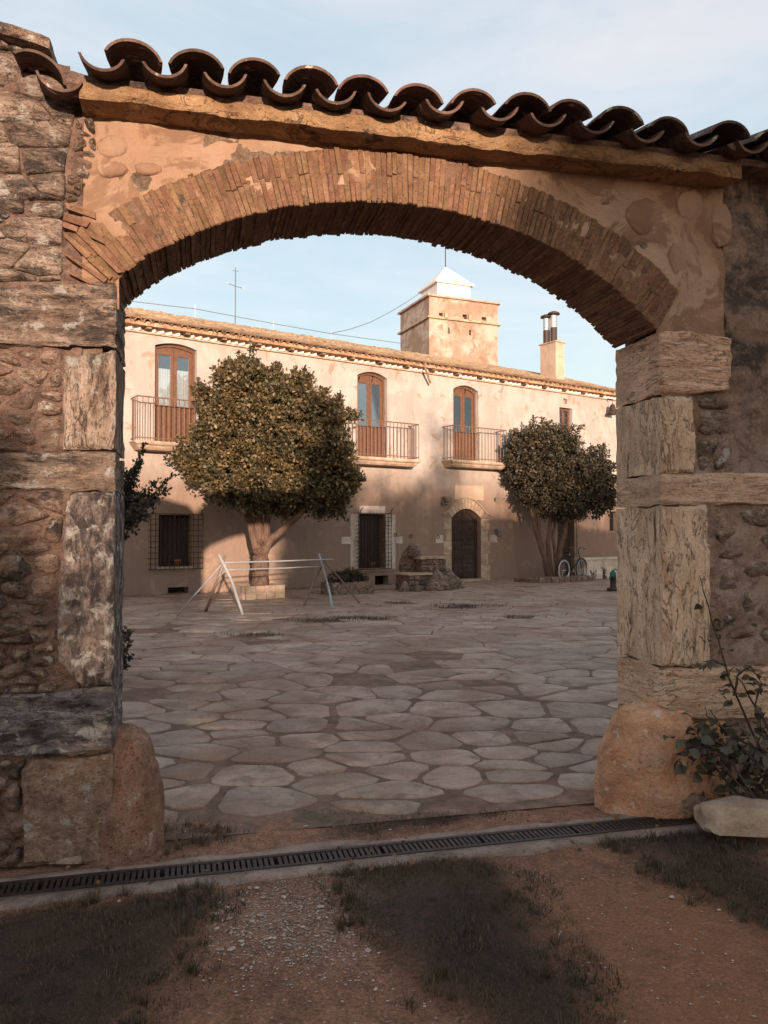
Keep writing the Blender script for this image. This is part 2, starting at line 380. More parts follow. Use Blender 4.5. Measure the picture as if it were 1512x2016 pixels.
_unused = stone('flagstone', (0.22,0.15,0.122), (0.33,0.24,0.20), (0.41,0.305,0.26), (1,1,1), 3.0, moss=0.06, bump=0.006, vary=0.14, hue=0.01, rough_=0.7, fine=45)
M['wood'] = plain('brown_wood', (0.15,0.072,0.044), 0.55, bump=0.002, freq=12, var=0.2)
M['wood_dark'] = stone('old_door_wood', (0.03,0.018,0.014), (0.06,0.036,0.028), (0.10,0.062,0.048), (7,7,1), 5.0, bump=0.006, rough_=0.75)
M['wood_old'] = stone('weathered_wood', (0.16,0.10,0.065), (0.30,0.20,0.14), (0.42,0.30,0.22), (0.6,5,5), 6.0, bump=0.006, rough_=0.85)
M['iron'] = plain('rusty_iron', (0.060,0.038,0.030), 0.7, 0.2, bump=0.002, freq=40, var=0.3)
M['rail_iron'] = plain('balcony_iron', (0.20,0.12,0.085), 0.65, 0.1, freq=30, var=0.2)
M['grate'] = plain('grate_iron', (0.055,0.040,0.036), 0.6, 0.4, bump=0.002, freq=50, var=0.3)
M['black'] = plain('dark_interior', (0.012,0.010,0.010), 0.9)
M['white'] = plain('white_paint', (0.76,0.70,0.65), 0.7, var=0.05)
M['curtain'] = plain('white_curtain', (0.72,0.70,0.69), 0.9, var=0.06, freq=6)
M['pole_white'] = plain('grey_white_pole', (0.33,0.33,0.34), 0.6, bump=0.003, freq=25)
M['pole_brown'] = plain('brown_pole', (0.20,0.14,0.11), 0.8, bump=0.003, freq=25)
M['steel'] = plain('galvanised_steel', (0.62,0.62,0.63), 0.3, 0.9, freq=14)
M['chrome_dark'] = plain('dark_flue', (0.07,0.045,0.04), 0.5, 0.3)
M['grey_metal'] = plain('grey_metal', (0.20,0.22,0.24), 0.5, 0.5)
M['rubber'] = plain('rubber', (0.02,0.02,0.022), 0.7)
M['tyre_white'] = plain('whitewall', (0.45,0.42,0.40), 0.7)
M['teal'] = plain('teal_paint', (0.015,0.10,0.10), 0.5)
M['terracotta'] = plain('terracotta', (0.36,0.15,0.09), 0.85, bump=0.003)
M['bark'] = stone('bark', (0.09,0.055,0.04), (0.19,0.12,0.085), (0.28,0.185,0.135), (5,5,1), 6.0, bump=0.015, rnd=False)
M['rose_bark'] = plain('rose_stem', (0.055,0.040,0.032), 0.8)
M['leaf_main'] = leafmat('tree_leaf', (0.050,0.043,0.024), (0.105,0.084,0.046), (0.26,0.19,0.105), rough_=0.45)
M['leaf_dark'] = leafmat('shrub_leaf', (0.034,0.032,0.024), (0.066,0.057,0.040), (0.14,0.11,0.075))
M['leaf_rose'] = leafmat('rose_leaf', (0.030,0.036,0.026), (0.055,0.052,0.038), (0.095,0.066,0.048), trans=0.15)
M['grass'] = leafmat('grass_blade', (0.045,0.034,0.022), (0.075,0.057,0.036), (0.14,0.105,0.07), trans=0.1)
M['gravel'] = plain('gravel', (0.42,0.33,0.28), 0.9, var=0.4, freq=30)

def glass_mat():
    t = NT('window_glass'); gl = t.node('ShaderNodeBsdfGlossy'); gl.inputs['Roughness'].default_value = 0.02; gl.inputs['Color'].default_value = (0.9, 0.93, 0.95, 1)
    tr = t.node('ShaderNodeBsdfTransparent'); tr.inputs['Color'].default_value = (0.85, 0.88, 0.9, 1)
    fr = t.node('ShaderNodeFresnel'); fr.inputs['IOR'].default_value = 1.75; ms = t.node('ShaderNodeMixShader')
    t.link(t.math('ADD', fr.outputs[0], 0.10), ms.inputs[0]); t.link(tr.outputs[0], ms.inputs[1]); t.link(gl.outputs[0], ms.inputs[2])
    t.link(ms.outputs[0], t.n['Material Output'].inputs['Surface']); return t.m
M['glass'] = glass_mat()

def plaster_mat(name, base, patch, pale, zlow=None, low=None, amount=0.5, rnd=False):
    t = NT(name); w = t.coords(rnd=rnd); n1 = t.noise(w, 0.9, 7, 0.62, 0.6); n2 = t.noise(w, 2.2, 9, 0.7, 0.9); nf = t.noise(w, 35, 5, 0.7)
    c = t.mix(t.ramp(n1, [(0.44, 0.0), (0.60, 1.0)]), base, pale)
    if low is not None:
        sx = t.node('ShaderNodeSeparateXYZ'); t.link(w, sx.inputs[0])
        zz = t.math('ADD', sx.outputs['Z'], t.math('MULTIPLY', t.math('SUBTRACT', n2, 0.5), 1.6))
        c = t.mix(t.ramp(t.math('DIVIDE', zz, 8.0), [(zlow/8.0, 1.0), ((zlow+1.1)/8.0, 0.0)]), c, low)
    c = t.mix(t.ramp(n2, [(0.66-0.2*amount, 0.0), (0.70-0.2*amount, 0.85)]), c, patch)
    st = t.noise(t.coords((1.6, 1.6, 0.35), rnd), 1.3, 8, 0.7, 1.0); c = t.mix(1.0, c, t.ramp(st, [(0.3, 0.86), (0.6, 1.04)]), 'MULTIPLY')
    c = t.mix(1.0, c, t.ramp(nf, [(0.3, 0.93), (0.7, 1.05)]), 'MULTIPLY')
    b = t.bump(n2, 0.035); b = t.bump(nf, 0.006, 0.7, b)
    return t.done(c, b)
M['stucco'] = plaster_mat('facade_plaster', (0.385,0.325,0.295), (0.33,0.23,0.17), (0.44,0.39,0.36), 2.5, (0.265,0.18,0.138), 0.45)  # lower wall: tan coat with the shade put into its colour
M['tower'] = plaster_mat('tower_plaster', (0.33,0.225,0.165), (0.27,0.17,0.12), (0.46,0.38,0.32), amount=0.6)
M['chimney'] = plaster_mat('chimney_plaster', (0.46,0.32,0.24), (0.38,0.25,0.18), (0.52,0.39,0.30), amount=0.3)
M['gate_plaster'] = plaster_mat('gate_plaster', (0.285,0.168,0.105), (0.205,0.115,0.072), (0.37,0.245,0.17), amount=0.8)

# ================================================================== GROUND
def inpoly(px, py, poly):
    ins = np.zeros(px.shape, bool); n = len(poly); j = n-1
    for i in range(n):
        xi, yi = poly[i]; xj, yj = poly[j]
        c = ((yi > py) != (yj > py)) & (px < (xj-xi)*(py-yi)/((yj-yi) + 1e-12)+xi); ins ^= c; j = i
    return ins
GRASS_PX = [[(-260,1850),(0,1805),(200,1782),(395,1748),(400,1800),(345,1890),(290,1960),(180,2090),(-260,2090)],
            [(655,1712),(900,1690),(1005,1722),(1040,1800),(1085,1880),(1160,1960),(1190,2060),(1000,2060),(830,1930),(740,1850),(690,1780)],
            [(1205,1652),(1380,1640),(1500,1680),(1620,1780),(1560,1850),(1400,1770),(1280,1700)],
            [(330,1628),(425,1632),(430,1655),(300,1672)], [(640,1622),(900,1598),(1010,1600),(860,1622),(660,1650)]]
GRASS = [[ground(*p) for p in poly] for poly in GRASS_PX]
DR0, DR1 = ground(-330, 1788), ground(1386, 1609)          # drain centre line
DA = math.atan2(DR1[1]-DR0[1], DR1[0]-DR0[0]); DL = math.hypot(DR1[0]-DR0[0], DR1[1]-DR0[1]); DW = 0.072
def smooth_mask(X, Y, poly, blur=0.10, n=10):
    acc = np.zeros(X.shape)
    r2 = np.random.default_rng(3)
    for _ in range(n):
        a, b = r2.normal(0, blur, 2); acc += inpoly(X+a, Y+b, poly)
    return acc/n
def vnoise(X, Y, s, seed=0.0, o=4):
    out = np.empty(X.size); xf, yf = X.ravel(), Y.ravel()
    for i in range(X.size): out[i] = mnoise.fractal(Vector((xf[i]*s+seed, yf[i]*s-seed, seed)), 0.8, 2.0, o)
    return out.reshape(X.shape)
xs = np.unique(np.round(np.concatenate([[-400,-200,-100,-50,-25,-12,-7,-5,-4], np.arange(-3.2, 4.2, 0.032), [4.6,5.5,7,10,16,25,50,100,200,400]]), 4))
ys = np.unique(np.round(np.concatenate([[-400,-200,-100,-50,-25,-12,-5,0,1,1.6], np.arange(2.0, 5.6, 0.032), np.arange(5.8, 12, 0.35), [13,16,20,25,35,60,100,200,400]]), 4))
X, Y = np.meshgrid(xs, ys)
near = (np.abs(X) < 4.3) & (Y > 1.9) & (Y < 5.7)
N1 = np.zeros(X.shape); N2 = np.zeros(X.shape)
N1[near] = vnoise(X[near], Y[near], 2.3, 4.0); N2[near] = vnoise(X[near], Y[near], 11.0, 9.0, 3)
Z = -0.016 + near*(N1*0.012 + N2*0.006)
Vg = -(X-GATE.o[0])*GATE.s + (Y-GATE.o[1])*GATE.c; Ug = (X-GATE.o[0])*GATE.c + (Y-GATE.o[1])*GATE.s
Z = np.where(Vg > 0.42, Z-0.04, Z)
gm = np.zeros(X.shape)
for poly in GRASS: gm = np.maximum(gm, smooth_mask(X, Y, poly))
Z += near*np.where(Vg < 0, gm*0.014, 0)
dd = -(X-DR0[0])*math.sin(DA)+(Y-DR0[1])*math.cos(DA); du = (X-DR0[0])*math.cos(DA)+(Y-DR0[1])*math.sin(DA)
Z = np.where((np.abs(dd) < DW+0.012) & (du < DL+.02) & (du > -1), -0.11, Z)
Z = np.where((np.abs(dd) >= DW+0.012) & (np.abs(dd) < DW+0.16) & (du < DL+.1), np.minimum(Z, -0.012), Z)
ny_, nx_ = X.shape
verts = np.stack([X.ravel(), Y.ravel(), Z.ravel()], 1)
idx = np.arange(ny_*nx_).reshape(ny_, nx_)
faces = np.stack([idx[:-1,:-1].ravel(), idx[:-1,1:].ravel(), idx[1:,1:].ravel(), idx[1:,:-1].ravel()], 1)
me = bpy.data.meshes.new('ground'); me.from_pydata(verts.tolist(), [], faces.tolist()); me.update()
me.polygons.foreach_set('use_smooth', [True]*len(me.polygons))
at_ = me.attributes.new('turf', 'FLOAT', 'POINT'); at_.data.foreach_set('value', gm.ravel().astype(np.float32))
RUST = smooth_mask(X, Y, [ground(*p) for p in [(1120,1760),(1600,1740),(1700,2090),(1180,2090)]], 0.22, 14)
at3 = me.attributes.new('rust', 'FLOAT', 'POINT'); at3.data.foreach_set('value', RUST.ravel().astype(np.float32))
GRAVEL_PX = [(430,1740),(600,1715),(720,1790),(700,1880),(560,1930),(470,1860)]
gv = smooth_mask(X, Y, [ground(*p) for p in GRAVEL_PX], 0.14)
at2 = me.attributes.new('pale', 'FLOAT', 'POINT'); at2.data.foreach_set('value', gv.ravel().astype(np.float32))
t = NT('earth'); w = t.coords(rnd=False); n1 = t.noise(w, 1.3, 8, 0.65, 0.5); n2 = t.noise(w, 14, 8, 0.7); n3 = t.noise(w, 70, 4, 0.75)
c = t.ramp(n1, [(0.32, (0.30,0.145,0.092)), (0.52, (0.46,0.23,0.147)), (0.7, (0.56,0.29,0.185))])
c = t.mix(1.0, c, t.ramp(n2, [(0.25, 0.5), (0.7, 1.3)]), 'MULTIPLY'); c = t.mix(1.0, c, t.ramp(n3, [(0.3, 0.65), (0.7, 1.25)]), 'MULTIPLY')
a3 = t.node('ShaderNodeAttribute', attribute_name='rust'); c = t.mix(t.math('MULTIPLY', a3.outputs['Fac'], t.ramp(n1, [(0.35, 0.2), (0.6, 0.9)])), c, (0.46,0.20,0.10)); c = t.mix(1.0, c, t.ramp(n3, [(0.3, 0.8), (0.7, 1.15)]), 'MULTIPLY')
a1 = t.node('ShaderNodeAttribute', attribute_name='turf'); a2 = t.node('ShaderNodeAttribute', attribute_name='pale')
f = t.math('MULTIPLY', a1.outputs['Fac'], t.ramp(n2, [(0.2, 0.7), (0.6, 1.0)])); c = t.mix(f, c, (0.048,0.034,0.024))
f = t.math('MULTIPLY', a2.outputs['Fac'], t.ramp(n3, [(0.5, 0.0), (0.6, 0.8)])); c = t.mix(f, c, (0.42,0.34,0.30))
c = t.mix(t.ramp(n3, [(0.66, 0.0), (0.72, 0.7)]), c, (0.36,0.28,0.24))
b = t.bump(n2, 0.06); b = t.bump(n3, 0.022, 1.0, b)
M['earth'] = t.done(c, b)
g_ob = link('ground', me, M['earth'], kind='structure')

# concrete strips beside the drain, worn uneven outer edge
M['concrete'] = stone('concrete', (0.22,0.155,0.12), (0.34,0.25,0.20), (0.43,0.33,0.27), (1,1,1), 6.0, moss=0.15, bump=0.018, vary=0.05, rnd=False)
def drain_pt(s, off, z): return (DR0[0]+math.cos(DA)*s-math.sin(DA)*off, DR0[1]+math.sin(DA)*s+math.cos(DA)*off, z)
for sgn, wd in ((1, 0.085), (-1, 0.075)):
    mb = MB(); n = 150
    vs = []
    for i in range(n+1):
        s_ = DL*i/n*1.0; e = wd*(1+0.75*fbm((s_*2.2, sgn*5.0, 0), 1.0, 5)); i0 = DW+0.004
        e = max(0.02, e)
        vs += [drain_pt(s_, sgn*i0, -0.10), drain_pt(s_, sgn*i0, 0.004), drain_pt(s_, sgn*(i0+e*0.6), 0.003+0.003*fbm((s_*6, 1, sgn))), drain_pt(s_, sgn*(i0+e), -0.004), drain_pt(s_, sgn*(i0+e+0.01), -0.05)]
    fs = [(i*5+k, (i+1)*5+k, (i+1)*5+k+1, i*5+k+1) for i in range(n) for k in range(4)]
    mb.add(vs, fs); mb.build('drain_edging', M['concrete'], smooth=True, kind='structure')

# drain channel grate
dr = empty('drain_grate', (DR0[0], DR0[1], 0), DA, label='long dark slotted iron drain grate crossing the ground before the gateway', cat='drain')
fr = MB(); fr.box(-0.1, DL, -DW, -DW+0.022, -0.03, 0.007).box(-0.1, DL, DW-0.022, DW, -0.03, 0.007).box(DL-0.02, DL, -DW+.022, DW-.022, -0.03, 0.006)
fr.build('grate_frame', M['grate'], dr)
MB().box(-0.1, DL, -DW, DW, -0.10, -0.095).build('channel_floor', M['black'], dr)
barm = MB().box(-0.0085, 0.0085, -DW+0.022, DW-0.022, -0.02, 0.004).mesh('grate_bar')
nb = 0; s_ = 0.3
while s_ < DL-0.03 and nb < 300:
    nb += 1; o = link('grate_bar', barm, M['grate'], dr, (s_, 0, random.uniform(-.0006, .0006)))
    o.rotation_euler = (0, 0, random.uniform(-0.02, 0.02)); s_ += 0.5/19.0 + (0.012 if nb % 19 == 0 else 0)

# ================================================================== COURTYARD FLAGSTONES
court = MB(); 
cv = [GATE.world(-8, 0.19), GATE.world(14, 0.19), HOUSE.world(22, -0.02), HOUSE.world(-9, -0.02)]
court.add([(p.x, p.y, -0.010) for p in cv], [(0, 1, 2, 3)])
M['joint'] = stone('joint_earth', (0.12,0.073,0.053), (0.20,0.125,0.09), (0.28,0.18,0.13), (1,1,1), 6.0, moss=0.35, bump=0.012, vary=0.0, rnd=False)
yard = court.build('courtyard_floor', M['joint'], kind='structure')
S5 = [(400,660),(200,660),(800,632),(805,680),(1200,632),(675,598),(838,565),(1010,580),(440,575),(990,528),(745,532),(470,525),(270,510),(590,560),(1168,518),(1170,553),(1172,580),
      (1315,535),(1330,492),(930,482),(745,495),(750,463),(575,475),(385,482),(350,457),(530,437),(205,412),(205,467),(360,435),(420,402),(540,390),(985,392),(835,420),(1050,430),(1100,470),
      (730,437),(750,385),(570,352),(195,370),(330,377),(250,347),(370,340),(820,327),(880,300),(1030,338),(1140,325),(1180,385),(1380,388),(1400,345),(470,310),(350,290),(265,297),
      (235,262),(590,300),(670,262),(330,235),(430,258),(1060,272),(1440,600),(1440,560),(1430,500),(100,700),(95,560),(60,600),(150,570),(1250,470),(1420,440),(60,440),(60,385),(1290,440)]
S5 = [(x, y) for x, y in S5]
BL5 = [(780,305),(700,300),(860,262),(1110,310),(55,340),(250,735),(600,725),(780,715),(1000,690),(1300,680),(1450,660),(960,225)]
sd = [ground(230+x/1.512, 1140+y/1.512) for x, y in S5]; blanks = [ground(230+x/1.512, 1140+y/1.512) for x, y in BL5]
lim_y = max(p[1] for p in sd)
allp = list(sd)+list(blanks); isb = [False]*len(sd)+[True]*len(blanks)
def inside(x, y):
    u, v = GATE.local(x, y); a, b_ = HOUSE.local(x, y)
    return v > 0.25 and b_ < -0.12 and -5 < u and x < 9.5 and x > -0.62*y-1.5
MINX = lambda x, y: x > -0.37*y-0.9 and x < 0.36*y+1.2
# dirt patches further back (px centres)
far_blank = [ground(*p) for p in [(640,1222),(690,1216),(575,1218),(920,1192),(900,1196),(740,1218),(780,1187),(500,1250),(520,1262),(1020,1215),(350,1232)]]
allp += far_blank; isb += [True]*len(far_blank)
P = np.array(allp); tries = 0
step = 0.47; gx = np.arange(-9, 11, step); gy = np.arange(4.0, 27, step*0.86)
for j, y0 in enumerate(gy):
    for x0 in gx:
        x = x0 + (step/2 if j % 2 else 0) + random.uniform(-.24, .24); y = y0 + random.uniform(-.2, .2)
        if not inside(x, y) or not MINX(x, y): continue
        if y < 7.5 and ((((P-np.array([x, y]))**2).sum(1).min() < (0.55 if y < 5.6 else 0.42)**2)): continue
        if (((P-np.array([x, y]))**2).sum(1).min() < 0.30**2): continue
        allp.append((x, y)); isb.append(random.random() < 0.012); P = np.vstack([P, [x, y]])
bw = [GATE.world(-6, 0.2), GATE.world(13, 0.2), HOUSE.world(20, -0.03), HOUSE.world(-6, -0.03)]
cl = cells(allp, [(p.x, p.y) for p in bw], 0.020, 1.25, 22)
stones = [(c_, math.hypot(*allp[i])) for i, c_ in enumerate(cl) if c_ and not isb[i] and area(c_) > 0.012]
stones.sort(key=lambda q: q[1])
print('flagstones', len(stones))
farmb = MB()
for k, (c_, d_) in enumerate(stones):
    c_ = simplify(c_, 0.06)
    if len(c_) < 3: continue
    if d_ < 9: 
        c_ = chaikin(c_, 0.19, 1)
        cx = sum(p[0] for p in c_)/len(c_); cy = sum(p[1] for p in c_)/len(c_)
        c_ = [(cx+(p[0]-cx)*q_, cy+(p[1]-cy)*q_) for p in c_ for q_ in [1+0.05*mnoise.noise(Vector((p[0]*4, p[1]*4, 2)))]]
    if d_ < 8:
            e_ = []
            for a_, b__ in zip(c_, c_[1:]+c_[:1]):
                L_ = math.hypot(b__[0]-a_[0], b__[1]-a_[1]); n_ = max(1, int(L_/0.09))
                for m_ in range(n_):
                    x_, y_ = a_[0]+(b__[0]-a_[0])*m_/n_, a_[1]+(b__[1]-a_[1])*m_/n_; w_ = -abs(mnoise.noise(Vector((x_*9, y_*9, k))))*0.032
                    L2 = math.hypot(x_-cx, y_-cy) or 1; e_.append((x_+(x_-cx)/L2*w_, y_+(y_-cy)/L2*w_))
            c_ = e_
    up = random.uniform(-0.006, 0.005)
    if k < 300:
        mb = MB(); piece(mb, c_, -0.05, up, 0.008, 'z', 0.010)
        mb.build('flagstone', M['flag'], yard, smooth=False)
        me = yard.children[-1].data; me.polygons.foreach_set('use_smooth', [True]*len(me.polygons))
    else: piece(farmb, c_, -0.05, up, 0.008, 'z', 0.008)
if farmb.v:
    o = farmb.build('distant_flagstones', M['flag'], yard, kind='stuff')
M['flagfar'] = None

# weeds and moss in the joints of the yard
def blades(name, pts, hmin, hmax, wdt, mat_, lean=0.5, parent=None, **k):
    n = len(pts); P_ = np.array(pts); h = rng.uniform(hmin, hmax, n); a = rng.uniform(0, 2*math.pi, n); l = rng.uniform(0, lean, n)*h; q = rng.uniform(0, 2*math.pi, n)
    dx, dy = np.cos(a)*wdt/2, np.sin(a)*wdt/2
    v0 = P_ + np.stack([-dx, -dy, np.zeros(n)], 1); v1 = P_ + np.stack([dx, dy, np.zeros(n)], 1); v2 = P_ + np.stack([np.cos(q)*l, np.sin(q)*l, h], 1)
    V = np.stack([v0, v1, v2], 1).reshape(-1, 3); Fc = np.arange(3*n).reshape(n, 3)
    me = bpy.data.meshes.new(name); me.from_pydata(V.tolist(), [], Fc.tolist()); me.update(); return link(name, me, mat_, parent, **k)
pts = []
for poly, dens in zip(GRASS, (60000, 60000, 60000, 26000, 16000)):
    A = np.array(poly); lo, hi = A.min(0)-0.15, A.max(0)+0.15; n = int((hi-lo).prod()*dens)
    n = min(n, 90000)
    q = rng.uniform(lo, hi, (n, 2)); m_ = smooth_mask(q[:, 0], q[:, 1], poly, 0.09, 8)
    cl_ = np.array([mnoise.fractal(Vector((p[0]*3.5, p[1]*3.5, 1.0)), .8, 2, 3) for p in q])
    keep = (rng.random(n) < m_*np.clip(0.55+cl_*1.1, 0.06, 1)) & (q[:, 1] > 2.0)
    dq = -(q[:, 0]-DR0[0])*math.sin(DA)+(q[:, 1]-DR0[1])*math.cos(DA); keep &= np.abs(dq) > DW+0.05
    q = q[keep]; pts += [(a, b, -0.022) for a, b in q]
print('blades', len(pts))
blades('grass', pts, 0.010, 0.040, 0.006, M['grass'], 1.0, kind='stuff')
tf_ = []
for poly in GRASS[:4]:
    for _ in range(60 if len(poly) > 4 else 12):
        i_ = rng.integers(len(poly)); a_, b_2 = np.array(poly[i_]), np.array(poly[(i_+1)%len(poly)]); p_ = a_+(b_2-a_)*rng.random()+rng.normal(0, .05, 2)
        d_q = -(p_[0]-DR0[0])*math.sin(DA)+(p_[1]-DR0[1])*math.cos(DA)
        if p_[1] < 2.1 or abs(d_q) < DW+.03: continue
        tf_ += [(p_[0]+rng.normal(0, .012), p_[1]+rng.normal(0, .012), -.02) for _ in range(26)]
blades('grass_tufts', tf_, 0.03, 0.075, 0.005, M['grass'], 0.9, kind='stuff')
ww = []
for (cx, cy), r_, n in [(ground(640,1222), (.30,.16), 300), (ground(690,1216), (.2,.1), 120), (ground(920,1193), (.45,.16), 400), (ground(900,1196), (.3,.14), 260), (ground(740,1218), (.25,.12), 160), (ground(500,1250), (.25,.10), 160), (ground(780,1187), (.2,.1), 120), (ground(1020,1215),(.3,.1),100)]:
    ww += [(cx+rng.normal(0, r_[0]), cy+rng.normal(0, r_[1]), -0.03) for _ in range(n)]
for i in range(900):
    u = rng.uniform(-0.5, 9.8); p = HOUSE.world(u, -abs(rng.normal(0, 0.10))-0.02); ww.append((p.x, p.y, -0.03))
blades('courtyard_weeds', ww, 0.03, 0.09, 0.02, M['leaf_dark'], 1.0, kind='stuff')

# gravel: small pale stones lying on the earth
ico = [(0,0,1),(.894,0,.447),(.276,.851,.447),(-.724,.526,.447),(-.724,-.526,.447),(.276,-.851,.447),(0,0,-.3)]
icf = [(0,1,2),(0,2,3),(0,3,4),(0,4,5),(0,5,1),(6,2,1),(6,3,2),(6,4,3),(6,5,4),(6,1,5)]
mb = MB()
gp_ = [ground(*p) for p in GRAVEL_PX]
for i in range(4200):
    if i < 2600: x, y = ground(rng.normal(590, 120), rng.normal(1800, 55))
    else: x, y = ground(rng.uniform(-50, 1560), 1620+400*rng.random()**1.2)
    dq = -(x-DR0[0])*math.sin(DA)+(y-DR0[1])*math.cos(DA)
    if abs(dq) < DW+0.02 or y < 2: continue
    r = 0.0024+0.0045*rng.random()**2.5 + (0.008 if rng.random() < 0.015 else 0); q = rng.uniform(0, 6.28)
    sx, sy, sz = r*rng.uniform(.8, 1.6), r*rng.uniform(.7, 1.2), r*rng.uniform(.4, .8)
    zz = -0.014 + 0.012*mnoise.fractal(Vector((x*2.3+4, y*2.3-4, 4.0)), .8, 2, 4)+0.006*mnoise.fractal(Vector((x*11+9, y*11-9, 9.0)), .8, 2, 3)
    mb.add([(x+a*sx*math.cos(q)-b*sy*math.sin(q), y+a*sx*math.sin(q)+b*sy*math.cos(q), zz+c_*sz) for a, b, c_ in ico], icf)
mb.build('gravel', M['gravel'], kind='stuff')

# ================================================================== THE GATE WALL
gw = empty('gate_wall', (GATE.o[0], GATE.o[1], 0), GATE.yaw, label='old stone wall pierced by a wide brick arch and capped with curved clay tiles', cat='gate wall')
T = 0.47; UR = 2.915; SP = 2.70
def gp(px, py, v=0.0): return GATE.hit(px, py, v)
IN = [(-0.036,2.735),(0.029,2.80),(0.153,2.904),(0.34,3.008),(0.528,3.095),(0.719,3.165),(0.912,3.215),(1.112,3.25),(1.33,3.266),(1.565,3.263),(1.841,3.228),(2.074,3.172),(2.317,3.085),(2.562,2.963),(2.731,2.845),(2.912,2.695)]
def arc(t):                                   # Catmull-Rom through the measured soffit line, t in 0..1 by u
    u = IN[0][0]+(IN[-1][0]-IN[0][0])*t
    us = [p[0] for p in IN]; i = max(0, min(len(IN)-2, int(np.searchsorted(us, u))-1)); k = (u-us[i])/(us[i+1]-us[i])
    p0, p1, p2, p3 = IN[max(i-1, 0)][1], IN[i][1], IN[i+1][1], IN[min(i+2, len(IN)-1)][1]
    return (u, 0.5*((2*p1)+(-p0+p2)*k+(2*p0-5*p1+4*p2-p3)*k*k+(-p0+3*p1-3*p2+p3)*k**3))
AR = [arc(i/400) for i in range(401)]
LEN = [0.0]
for i in range(400): LEN.append(LEN[-1]+math.hypot(AR[i+1][0]-AR[i][0], AR[i+1][1]-AR[i][1]))
def on_arc(s):
    s = max(0, min(LEN[-1]-1e-4, s)); i = min(399, int(np.searchsorted(LEN, s, side='right'))-1); k = (s-LEN[i])/(LEN[i+1]-LEN[i])
    a, b = AR[max(0, i-6)], AR[min(400, i+7)]; tx, tz = b[0]-a[0], b[1]-a[1]; L = math.hypot(tx, tz)
    return (AR[i][0]+(AR[i+1][0]-AR[i][0])*k, AR[i][1]+(AR[i+1][1]-AR[i][1])*k), (-tz/L, tx/L)
RT = 0.265
def ext_z(u):                                 # top of the brick ring above u
    if u < -0.036 or u > 2.93: return 0
    u = min(u, 2.9119); t = (u-IN[0][0])/(IN[-1][0]-IN[0][0]); return arc(t)[1]
def wall_top(u): return 3.56 if u > -0.16 else 3.775-(u+0.23)*0.225
# core
core = MB(); st = 0.06; u = -0.02
us = list(np.arange(0.0, UR+0.001, UR/48))
for a, b in zip(us[:-1], us[1:]):
    core.prism([(a, ext_z(a)+0.1), (b, ext_z(b)+0.1), (b, 3.555), (a, 3.555)], 0.014, T)
core.prism([(-6.0, 0), (-0.07, 0), (-0.07, 3.55), (-0.16, 3.55), (-0.23, 3.77), (-6.0, 5.05)], 0.03, T)
core.prism([(UR+0.07, 0), (15.0, 0), (15.0, 3.72), (3.55, 3.72), (3.5, 3.55), (UR+0.07, 3.55)], 0.03, T)
core.build('wall_core', M['mortar'], gw)

# front render sheet, finely displaced
RES = 0.021
def sheet(u0, u1, z0, z1, mat_, name, base_v, amp, fn=None, nsc=3.0):
    nu, nz_ = int((u1-u0)/RES)+1, int((z1-z0)/RES)+1; mb = MB(); id_ = {}
    vs, fs = [], []
    for j in range(nz_+1):
        for i in range(nu+1):
            u, z = u0+(u1-u0)*i/nu, z0+(z1-z0)*j/nz_
            d = amp*mnoise.fractal(Vector((u*nsc, 2.0, z*nsc*1.6)), 0.75, 2.1, 5)
            vs.append((u, base_v-d+(fn(u, z) if fn else 0), z))
    for j in range(nz_):
        for i in range(nu):
            uc, zc = u0+(u1-u0)*(i+.5)/nu, z0+(z1-z0)*(j+.5)/nz_
            if 0.0 < uc < UR and zc < ext_z(uc)+0.09: continue
            if uc <= 0.0 and zc > wall_top(uc)-0.01: continue
            a = j*(nu+1)+i; fs.append((a, a+1, a+nu+2, a+nu+1))
    me = bpy.data.meshes.new(name); me.from_pydata(vs, [], fs); me.update(); me.polygons.foreach_set('use_smooth', [True]*len(me.polygons))
    return link(name, me, mat_, gw)
sheet(-0.16, 3.35, 2.62, 3.56, M['gate_plaster'], 'spandrel_plaster', 0.004, 0.022)
sheet(-1.9, -0.16, 0.0, 4.15, M['mortar'], 'rubble_bedding', 0.008, 0.03, nsc=5.0)
# right-hand render: old lime render blackened by lichen
t = NT('old_render'); w = t.coords(rnd=False); n1 = t.noise(w, 2.0, 9, 0.68, 0.7); n2 = t.noise(w, 8.0, 8, 0.72, 0.4); nf = t.noise(w, 45, 5, 0.75)
c = t.ramp(n1, [(0.35, (0.32,0.195,0.135)), (0.5, (0.47,0.32,0.245)), (0.66, (0.58,0.44,0.36))])
c = t.mix(t.ramp(n2, [(0.50, 0.0), (0.56, 0.6)]), c, (0.28,0.17,0.125))
sx = t.node('ShaderNodeSeparateXYZ'); t.link(w, sx.inputs[0])
band = t.math('MULTIPLY', t.ramp(t.math('DIVIDE', sx.outputs['Z'], 4.0), [(0.44, 0.12), (0.60, 1.0)]), t.ramp(t.math('SUBTRACT', sx.outputs['X'], 2.75), [(0.15, 0.0), (0.62, 1.0)]))
c = t.mix(t.math('MULTIPLY', band, t.ramp(t.math('ADD', n1, t.math('MULTIPLY', n2, 0.4)), [(0.60, 0.0), (0.78, 0.9)])), c, (0.07,0.048,0.038))
c = t.mix(t.ramp(nf, [(0.58, 0.0), (0.70, 0.5)]), c, (0.50,0.42,0.36)); c = t.mix(1.0, c, t.ramp(nf, [(0.3, 0.75), (0.65, 1.1)]), 'MULTIPLY')
b = t.bump(n1, 0.08); b = t.bump(n2, 0.06, 1.0, b); b = t.bump(nf, 0.02, 1.0, b)
M['old_render'] = t.done(c, b)
sheet(UR+0.02, 4.4, 0.0, 2.62, M['old_render'], 'lime_render', 0.006, 0.028, nsc=3.5)
